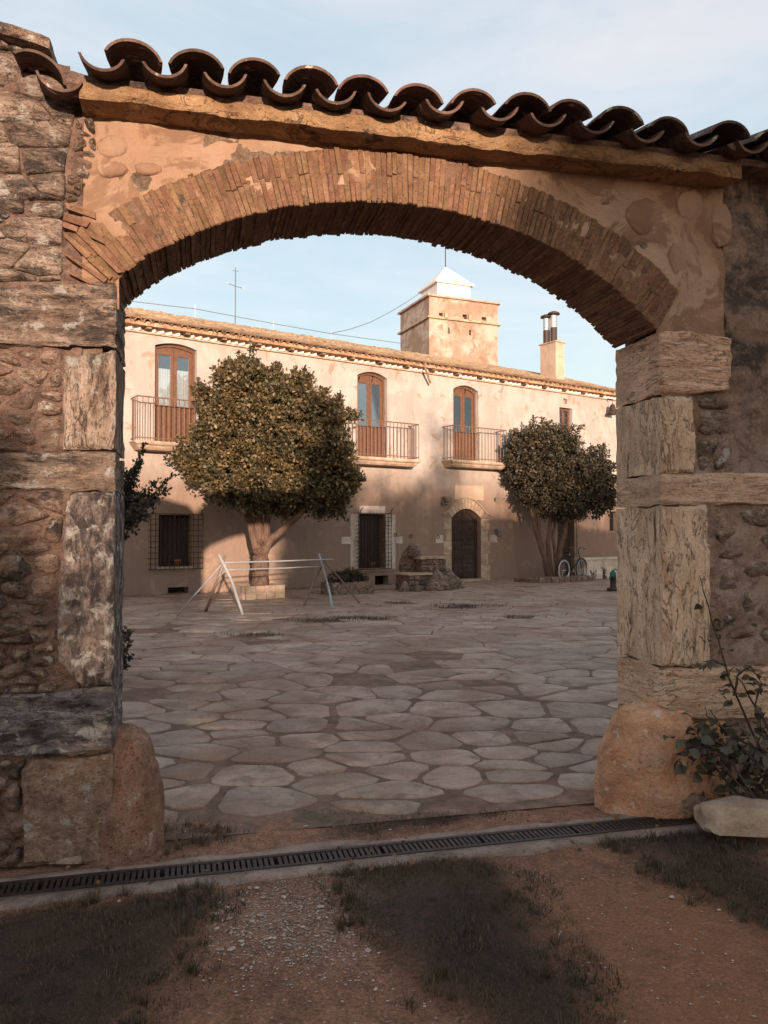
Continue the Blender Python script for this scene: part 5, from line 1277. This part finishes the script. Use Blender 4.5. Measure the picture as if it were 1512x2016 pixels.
# ================================================================== ROCKS
def rock(name, px, py, w_, h_, d_, mat_, seed, label, cat='rock', ang=0.0, sharp=0.0, z0=0.0):
    x, y = ground(px, py); bm = bmesh.new(); bmesh.ops.create_icosphere(bm, subdivisions=4, radius=1)
    for v in bm.verts:
        qv = v.co*1.5+Vector((seed, seed*2, 0)); k = 1+.22*mnoise.noise(qv)+.10*mnoise.fractal(qv*2.5, .8, 2, 4); c_ = v.co*k
        if sharp: c_ = Vector(tuple(max(-sharp, min(sharp, a))for a in c_))/sharp
        X_, Y_ = c_.x*w_/2, c_.y*d_/2; v.co = Vector((X_*math.cos(ang)-Y_*math.sin(ang), X_*math.sin(ang)+Y_*math.cos(ang), max(-.25, c_.z)*h_*.55+h_*.42+z0+.015*0))
    me = clean(bm, name, True, 60); return link(name, me, mat_, None, (x, y, 0), label=label, cat=cat)
rock('rock', 1362, 1607, .155, .13, .15, M['conglomerate'], 1.0, 'rounded grey brown boulder at the right end of the drain')
rock('rock', 1388, 1612, .08, .10, .09, M['conglomerate'], 2.0, 'small upright stone squeezed behind the flat rock')
rock('rock', 1418, 1602, .12, .075, .09, M['ochre'], 3.0, 'small squared orange stone above the flat rock', sharp=.72, ang=.3)
rock('rock', 1462, 1648, .42, .18, .26, M['surround'], 5.0, 'large flat pale slab of rock at the right edge', sharp=.80, ang=-.12)
rock('rock', 132, 1700, .15, .04, .07, M['rock'], 6.0, 'small whitish triangular stone below the left conglomerate block', sharp=.8)
rock('rock', 1316, 1598, .16, .03, .05, M['ochre'], 7.0, 'low sliver of stone beside the right guard stone', ang=.4)

# ================================================================== YARD OBJECTS
def poly_tubes(name, tubes, mat_, parent, seg=8, **k):
    mb = MB()
    for pts, r in tubes: mb.tube(pts, r, seg)
    return mb.build(name, mat_, parent, smooth=True, **k)
# pole rack
g1 = [Vector((*ground(348,1213), 0)), Vector((*ground(405,1203), 0)), Vector((*ground(478,1211), 0))]; g2 = [Vector((*ground(598,1193), 0)), Vector((*ground(655,1198), 0)), Vector((*ground(708,1188), 0))]
apx = lambda px, py, Y: at(px, py, Y)
Y1 = (g1[0].y+g1[2].y)/2; Y2 = (g2[0].y+g2[2].y)/2
rk = empty('pole_rack', (g1[1]+g2[1])/2, label='rustic rack of two crossed pole trestles joined by long rails', cat='rack'); ro = rk.location.copy()
def ln(name, pts, r0, r1, mat_): 
    P_ = [Vector(p)-ro for p in pts]; Q = []
    for i in range(len(P_)-1):
        for k in range(4): Q.append(P_[i].lerp(P_[i+1], k/4)+Vector((mnoise.noise(P_[i]*3+Vector((k,0,0))), 0, mnoise.noise(P_[i]*2+Vector((0,k,0)))))*.008)
    Q.append(P_[-1]); n = len(Q); return MB().tube(Q, [r0+(r1-r0)*i/(n-1) for i in range(n)], 8).build(name, mat_, rk, smooth=True)
ln('leg', [g1[2], apx(455,1140,Y1), apx(431,1092,Y1)], .029, .023, M['pole_white']); ln('leg', [g1[1], apx(418,1170,Y1+.1), apx(443,1094,Y1)], .030, .024, M['pole_brown']); ln('leg', [g1[0], apx(398,1155,Y1-.1), apx(436,1112,Y1)], .016, .012, M['pole_white'])
ln('leg', [g2[1], apx(645,1150,Y2), apx(628,1090,Y2)], .027, .022, M['pole_white']); ln('leg', [g2[0], apx(620,1140,Y2+.1), apx(645,1091,Y2)], .024, .022, M['pole_brown']); ln('leg', [g2[2], apx(672,1142,Y2+.2), apx(640,1108,Y2)], .018, .014, M['pole_brown'])
ln('rail', [apx(436,1108,Y1), apx(540,1105,(Y1+Y2)/2), apx(656,1101,Y2)], .016, .014, M['pole_white']); ln('rail', [apx(444,1122,Y1+.05), apx(540,1119,(Y1+Y2)/2), apx(634,1115,Y2+.05)], .013, .012, M['pole_white'])
ln('twig', [apx(431,1135,Y1), apx(440,1110,Y1), apx(430,1093,Y1)], .008, .004, M['pole_white']); ln('twig', [apx(425,1140,Y1), apx(448,1120,Y1), apx(442,1108,Y1)], .008, .004, M['pole_white'])

def planter(name, px0, px1, pyb, depth, h, mat_, label, soil=True):
    a = HOUSE.local(*ground(px0, pyb)); b_ = HOUSE.local(*ground(px1, pyb-4)); v = (a[1]+b_[1])/2
    u0_, u1_ = a[0], b_[0]; p = HOUSE.world((u0_+u1_)/2, v+depth/2, 0); o = empty(name, p, HOUSE.yaw, label=label, cat='planter'); w_ = (u1_-u0_)/2
    # side walls of small stones
    rs2 = random.Random(int(px0))
    for side, (lo, hi, fy) in enumerate(((-w_, w_, -depth/2), (-w_, w_, depth/2))):
        n = max(4, int((hi-lo)/.22))
        for row in range(2):
            e = [lo+(hi-lo)*i/n+(rs2.uniform(-.03, .03) if 0 < i < n else 0) for i in range(n+1)]
            for a_, b2 in zip(e[:-1], e[1:]):
                if side == 1 and row == 0: continue
                bm = rough([(a_+.004, h*row/2+.002), (a_+.004, h*(row+1)/2-.002), (b2-.004, h*(row+1)/2-.002), (b2-.004, h*row/2+.002)], fy-.04, fy+.06, .2, .008, .012, 4, (1,1,1), rs2.random()*9)
                link('planter_stone', clean(bm, 'planter_stone'), mat_, o)
    for s in (-1, 1): MB().box(s*w_-.05, s*w_+.05, -depth/2+.061, depth/2-.041, 0, h-.005).build('planter_end', mat_, o)
    MB().box(-w_+.05, w_-.05, -depth/2+.062, depth/2-.042, -.02, h-.05).build('soil', M['joint'], o)
    return o, w_, v, (u0_+u1_)/2
planter('tree_planter', 483, 560, 1181, .75, .30, M['surround'], 'low pale stone planter around the trunk of the big tree')
po, w_, v_, uc = planter('stone_planter', 652, 738, 1172, .50, .30, M['rubble'], 'rough stone planter box below the caged window')
pb = HOUSE.world(uc, v_+.25, 0); so = empty('planter_shrub', (pb.x, pb.y, .26), label='low bushy grey green plants in the rough stone planter', cat='shrub')
P1, O1 = crown_pts([(-.32,0,.12,.30,.2,.16),(.05,0,.14,.28,.2,.20),(.35,.1,.10,.25,.2,.14)], 3600, 41, .6, .05); P1[:, 2] = np.maximum(P1[:, 2], 0)
c_, s_ = math.cos(HOUSE.yaw), math.sin(HOUSE.yaw); P1 = np.stack([P1[:, 0]*c_-P1[:, 1]*s_, P1[:, 0]*s_+P1[:, 1]*c_, P1[:, 2]], 1)
leaves('foliage', P1, .055, M['leaf_dark'], so, 42, outward=O1, aspect=.45)
# weeds behind the tree planter
def plant(px, py, hgt, n, label, w_=.1, mat_='leaf_dark', name='small_plant', z=0.0, size=.05):
    x, y = ground(px, py, 0); o = empty(name, (x, y, z), label=label, cat='plant'); 
    sh = [((0, 0, 0), (random.uniform(-w_, w_), random.uniform(-w_, w_), hgt*random.uniform(.6, 1))) for _ in range(n)]; P_, O_ = shoot_pts(sh, 22, int(px), .02); leaves('foliage', P_, size, M[mat_], o, int(px)+1, outward=O_, aspect=.5)
    MB().tube([sh[0][0], sh[0][1]], .006, 4).build('stem', M['rose_bark'], o); return o
plant(497, 1166, .18, 7, 'scrubby weeds at the left end of the tree planter', .12, z=.26)
plant(797, 1150, .42, 6, 'reddish upright plant on the left of the rock pile', .10, 'leaf_rose')
plant(1170, 1142, .30, 6, 'sparse plant behind the bicycle wheel', .12); plant(1190, 1141, .40, 8, 'dark round-headed plant beside the low white wall', .08)

# masonry bench/fountain of rough stones with slabs
fo = HOUSE.local(*ground(845, 1162)); fw = HOUSE.world(fo[0], fo[1]+.35, 0)
fn = empty('rock_fountain', fw, HOUSE.yaw, label='stepped pile of rough masonry with stone slabs left of the entrance door', cat='fountain')
def fl(px, py, v): p = HOUSE.hit(px, py, v); return p[0]-fo[0], p[1]
def stonebox(u0_, u1_, v0_, v1_, z0_, z1_, n, rows, seed):
    rs2 = random.Random(seed)
    MB().box(u0_+.03, u1_-.03, v0_+.03, v1_-.02, z0_, z1_-.01).build('masonry_core', M['mortar'], fn)
    for r_ in range(rows):
        za, zb = z0_+(z1_-z0_)*r_/rows, z0_+(z1_-z0_)*(r_+1)/rows; e = [u0_+(u1_-u0_)*i/n+(rs2.uniform(-.04, .04) if 0 < i < n else 0) for i in range(n+1)]
        for a_, b2 in zip(e[:-1], e[1:]):
            mb = MB(); q = chaikin([(a_+.006, za+.005), (b2-.006, za+.005), (b2-.006, zb-.005), (a_+.006, zb-.005)], .16, 1); piece(mb, q, -(v0_+.08), -v0_+rs2.uniform(-.005, .02), .018, 'v', .1); mb.build('stone', M['rubble'], fn, smooth=True)
stonebox(-.62, .10, -.30, .35, 0, .40, 4, 3, 1); MB().box(-.66, .12, -.34, .36, .40, .45).build('slab', M['surround'], fn)
stonebox(-.05, .78, -.10, .45, 0, .80, 4, 5, 2); MB().box(-.12, .84, -.15, .47, .80, .86).build('slab', M['surround'], fn)
for (u, v, r_, h_) in ((.35,-.30,.34,.50),(.70,-.28,.34,.45),(.95,-.2,.30,.35),(1.15,-.1,.26,.22),(.10,-.42,.25,.30),(-.72,-.25,.16,.24),(-.45,-.40,.16,.16)):
    bm = bmesh.new(); bmesh.ops.create_icosphere(bm, subdivisions=3, radius=1)
    for vtx in bm.verts:
        qv = vtx.co*1.6+Vector((u*9, v*9, 0)); k = 1+.25*mnoise.noise(qv)+.12*mnoise.fractal(qv*2.5, .8, 2, 3); vtx.co = Vector((u+vtx.co.x*k*r_, v+vtx.co.y*k*r_*.8, max(-.05, vtx.co.z*k)*h_))
    link('boulder', clean(bm, 'boulder', True, 60), M['rubble'], fn)
# carved back stone against the wall
bm = bmesh.new(); bmesh.ops.create_icosphere(bm, subdivisions=3, radius=1)
for vtx in bm.verts:
    k = 1+.10*mnoise.noise(vtx.co*2); vtx.co = Vector((.0+vtx.co.x*k*(.38-.12*vtx.co.z), .40+vtx.co.y*k*.2, .72+vtx.co.z*k*.50))
link('back_stone', clean(bm, 'back_stone', True, 60), M['rubble'], fn)
MB().lathe((-.14, .18, .86), [(.12,0),(.15,.06),(.16,.15),(.13,.26),(.05,.30)], 14).build('stone_head', M['rubble'], fn, smooth=True)

# pots, lamps, hooks on the facade
def on_wall(name, px, py, v, label, cat):
    u, z = hp(px, py, v); p = HOUSE.world(u, v, z); return empty(name, p, HOUSE.yaw, label=label, cat=cat)
o = on_wall('flower_pot', 880, 990, -.10, 'small fluted stone pot on the moulding left above the entrance', 'pot')
MB().lathe((0,0,0), [(.07,0),(.10,.05),(.13,.12),(.15,.17),(.15,.20),(.10,.20),(.09,.14)], 14).build('bowl', M['rock'], o, smooth=True)
MB().lathe((0,0,-.03), [(.09,0),(.09,.03),(.05,.032)], 14).build('foot', M['rock'], o)
def lamp(px, py, label, s=1.0):
    o = on_wall('wall_lamp', px, py, -.02, label, 'lamp')
    MB().box(-.03*s, .03*s, 0, .018, -.10*s, .06*s).build('back_plate', M['grey_metal'], o); MB().tube([(0,0,.04*s), (0,-.08*s,.07*s), (0,-.12*s,.03*s)], .010*s, 6).build('arm', M['grey_metal'], o)
    MB().lathe((0,-.12*s,-.16*s), [(.025*s,0),(.05*s,.03*s),(.075*s,.15*s),(.08*s,.17*s),(.03*s,.22*s),(.005,.24*s)], 8).build('lantern', M['grey_metal'], o)
lamp(977, 1046, 'dark wall lantern right of the entrance door', 1.0); lamp(974, 982, 'small dark lamp on the facade right above the entrance', .55); lamp(870, 990, 'small dark lamp beside the fluted pot', .55)
for px, py, lb in ((777,1050,'iron tethering ring nearest the caged window'),(808,1053,'middle iron tethering ring on the facade'),(861,1054,'iron tethering ring nearest the entrance')):
    o = on_wall('wall_ring', px, py, -.02, lb, 'ring'); MB().tube([(0,.02,0),(0,-.05,0)], .014, 6).build('staple', M['iron'], o); MB().torus((0,-.045,-.045), (0.3,1,0), .045, .009, 14, 5).build('ring', M['iron'], o)
for px, py, zoff, lb in ((349,1113,0,'terracotta pot behind the left window cage'),(733,1114,0,'terracotta pot behind the middle window cage')):
    u, z = hp(px, py, .06); p = HOUSE.world(u, .06, .68 if px < 500 else .478); o = empty('flower_pot', p, HOUSE.yaw, label=lb, cat='pot')
    MB().lathe((0,0,0), [(.06,0),(.085,.13),(.095,.13),(.095,.16),(.08,.16)], 12).build('pot', M['terracotta'], o, smooth=True); MB().tube([(0,0,.13),(.02,0,.26)], .010, 5).build('stem', M['rose_bark'], o)
o = on_wall('wall_bell', 1206, 800, -.30, 'dark bell hanging near the right end of the eaves', 'bell')
MB().lathe((0,0,-.30), [(.20,0),(.19,.03),(.12,.12),(.10,.28),(.07,.36),(.01,.38)], 14).build('bell_body', M['iron'], o, smooth=True); MB().tube([(0,0,.08),(0,0,.25),(0,.3,.3)], .02, 6).build('bracket', M['iron'], o)

# bicycle
bc = ground(1128, 1143); bk = empty('bicycle', (bc[0], bc[1], 0), R(46), label='dark old bicycle with pale tyres standing by the right tree', cat='bicycle')
WBk, WRd = .52, .335
for s, nm_ in ((-1, 'rear'), (1, 'front')):
    wh = MB().torus((s*WBk, 0, WRd), (0,1,0), WRd-.02, .018, 32, 7).build('wheel', M['rubber'] if s > 0 else M['tyre_white'], bk, smooth=True)
    MB().torus((s*WBk, 0, WRd), (0,1,0), WRd-.045, .010, 32, 5).build('rim', M['steel'], wh, smooth=True); sp = MB()
    for i in range(18): an_ = 2*math.pi*i/18; sp.tube([(s*WBk, (-1)**i*.02, WRd), (s*WBk+math.cos(an_)*(WRd-.05), 0, WRd+math.sin(an_)*(WRd-.05))], .0022, 3, False)
    sp.tube([(s*WBk,-.05,WRd),(s*WBk,.05,WRd)], .018, 8).build('spokes', M['steel'], wh)
    MB().tube([(s*WBk+math.cos(t_)*(WRd+.02), 0, WRd+math.sin(t_)*(WRd+.02)) for t_ in [R(20+(140)*k/10) + (0.35 if s < 0 else 0) for k in range(11)]], .014, 5).build('mudguard', M['rubber'], bk)
fm = MB(); hd = Vector((.36,0,.86)); hb_ = Vector((.40,0,.68)); bb = Vector((-.07,0,.29)); st_ = Vector((-.20,0,.78)); rw_ = Vector((-WBk,0,WRd))
for a_, b_ in ((hd, hb_), (hd, st_+Vector((.02,0,-.05))), (hb_, bb), (st_, bb), (bb, rw_), (rw_, st_+Vector((.02,0,-.08)))): fm.tube([a_, b_], .015, 7)
fm.build('frame', M['rubber'], bk, smooth=True)
MB().tube([hb_, (.45,0,.60), (WBk,0,WRd)], .013, 6).tube([hd, (.34,0,.96)], .013, 6).build('fork', M['rubber'], bk)
MB().tube([(.26,-.28,1.0), (.30,-.20,1.03), (.34,0,.99), (.30,.20,1.03), (.26,.28,1.0)], .012, 6).build('handlebar', M['steel'], bk)
for s in (-1, 1): MB().tube([(.16,s*.28,.985), (.27,s*.28,1.0)], .018, 6).build('grip', M['rubber'], bk)
MB().tube([st_, (-.22,0,.88)], .012, 6).build('seat_post', M['steel'], bk)
MB().add([(-.36,-.10,.90),(-.36,.10,.90),(-.20,.06,.91),(-.06,.02,.92),(-.06,-.02,.92),(-.20,-.06,.91),(-.34,-.08,.85),(-.34,.08,.85),(-.20,.04,.86),(-.08,.01,.88),(-.08,-.01,.88),(-.20,-.04,.86)],
    [(0,5,4,3,2,1),(6,7,8,9,10,11),(0,1,7,6),(1,2,8,7),(2,3,9,8),(3,4,10,9),(4,5,11,10),(5,0,6,11)]).build('saddle', M['rubber'], bk)
MB().tube([(-.07,-.09,.29), (-.07,.09,.29)], .02, 8).tube([(-.07,.09,.29),(.05,.09,.18)], .009, 5).tube([(-.07,-.09,.29),(-.19,-.09,.40)], .009, 5).build('crank', M['steel'], bk)
for q in ((.05,.12,.18), (-.19,-.12,.40)): MB().box(q[0]-.04, q[0]+.04, q[1]-.035, q[1]+.035, q[2]-.01, q[2]+.01).build('pedal', M['rubber'], bk)
MB().box(-.70,-.38,-.06,.06,.70,.715).tube([(-.66,0,.70),(-WBk,.03,WRd)], .006, 4).build('carrier', M['rubber'], bk)
MB().tube([(-.12,.03,.28),(-.22,.20,.0)], .008, 5).build('kickstand', M['steel'], bk)

# low kerb bed under the right tree, low white wall and hand pump
a = HOUSE.local(*ground(1040, 1147)); b_ = HOUSE.local(*ground(1185, 1144)); bd = empty('tree_bed', HOUSE.world((a[0]+b_[0])/2, (a[1]+b_[1])/2, 0), HOUSE.yaw, label='low rough stone edging around the bed of the right tree', cat='edging'); w_ = (b_[0]-a[0])/2
rs2 = random.Random(8); u = -w_
while u < w_:
    l_ = rs2.uniform(.22, .40); bm = rough([(u+.01, -.03), (u+.01, .16+rs2.uniform(-.03,.03)), (u+l_-.01, .16+rs2.uniform(-.03,.03)), (u+l_-.01, -.03)], -.1, .15, .08, .02, .03, 4, (1,1,1), rs2.random()*9); link('edging_stone', clean(bm, 'edging_stone'), M['rubble'], bd); u += l_
MB().box(-w_, w_, .151, 1.0, -.02, .10).build('soil', M['joint'], bd)
a = HOUSE.local(*ground(1175, 1143)); lw = empty('low_wall', HOUSE.world(a[0], a[1]+.6, 0), HOUSE.yaw, label='low pale wall against the facade at the far right', cat='wall')
MB().box(.1, 3.0, 0, .35, 0, .62).build('wall_body', M['surround_white'], lw); MB().box(.05, 3.05, -.03, .38, .62, .68).build('coping_slab', M['surround_white'], lw)
pb_ = ground(1207, 1163); pm = empty('hand_pump', (pb_[0], pb_[1], 0), label='small dark pump with a teal top half hidden behind the right jamb', cat='pump')
MB().lathe((0,0,0), [(.16,0),(.16,.06),(.08,.09),(.075,.30),(.10,.32)], 12).build('base', M['iron'], pm, smooth=True)
MB().lathe((0,0,.32), [(.07,0),(.085,.04),(.08,.14),(.04,.18),(.02,.22)], 12).build('pump_head', M['teal'], pm, smooth=True)
MB().tube([(0,0,.50),(.05,-.02,.56),(.20,-.04,.48)], .014, 6).build('handle', M['iron'], pm); MB().tube([(0,-.05,.40),(-.10,-.10,.38),(-.12,-.11,.32)], .022, 7).build('spout', M['teal'], pm)

# ================================================================== UNSEEN TREES AND HEDGE BEHIND THE VIEWER (added to shade gate, house and yard)
def shade_tree(u, ztop, rad, D, label, hb=0.25, n=9000, seed=0, dens=1.0, lh=None):
    p = GATE.world(u, 0, 0)+Vector((SDIR.x, SDIR.y, 0)).normalized()*D; zt = ztop+D*math.tan(SUN_EL)
    o = empty('shade_tree', (p.x, p.y, 0), label=label, cat='tree', group='unseen trees added to cast shade')
    hgt = zt*(1-hb) if lh is None else lh; zc = zt-hgt/2; r = random.Random(seed)
    lumps = [(0, 0, zc, rad*.8, rad*.8, hgt/2*.97)]+[(r.uniform(-.5, .5)*rad, r.uniform(-.5, .5)*rad, zc+r.uniform(-.3, .15)*hgt, rad*.55, rad*.55, hgt*.28) for _ in range(5)]
    P_, O_ = crown_pts(lumps, n, seed, .85, .22); leaves('crown', P_, .20*dens, M['leaf_dark'], o, seed+1, outward=O_, aspect=.7)
    limbs('trunk', [([(0,0,0), (0.05,0,zt*.3), (0,0,zt*.75)], [rad*.10, rad*.07, .03])], M['bark'], o)
SH = [(2.75, 6.3, .62, 16), (-4.6, 3.6, 1.7, 14), (-2.9, 3.1, 1.3, 13), (-1.30, 2.70, 1.10, 12), (3.05, 4.9, 1.05, 13), (4.0, 5.1, 1.1, 14), (5.0, 4.8, 1.2, 15), (5.9, 5.3, 1.2, 15),
 (7.0, 7.2, 1.0, 17), (7.2, 4.9, 1.3, 15), (8.4, 5.1, 1.3, 16), (9.6, 4.8, 1.4, 15), (10.9, 5.3, 1.4, 16), (12.2, 5.0, 1.5, 16), (13.6, 5.4, 1.6, 17), (15.0, 5.4, 1.6, 17)]
for i, (u, zt, r_, D_) in enumerate(SH):
    shade_tree(u, zt, r_*1.1, D_*1.9, 'unseen leafy tree added behind the viewer to cast shade', .05, 11000, 60+i*3)
shade_tree(11.8, 8.3, 1.7, 36, 'unseen leafy tree added behind the viewer to cast shade', .2, 2200, 99)
hg = GATE.world(0.4, 0, 0)+Vector((SDIR.x, SDIR.y, 0)).normalized()*24  # hedge added out of view to keep low sun off the yard
ho = empty('hedge', (hg.x, hg.y, 0), GATE.yaw, label='long low hedge added unseen behind the viewer to block low sun', cat='hedge')
P_, O_ = crown_pts([(-4+k*.9, random.uniform(-.1, .1), 2.15, .8, .6, 2.15+random.uniform(-.05, .05)) for k in range(9)], 26000, 77, .9, .2)
leaves('foliage', P_, .16, M['leaf_dark'], ho, 78, outward=O_, aspect=.7)
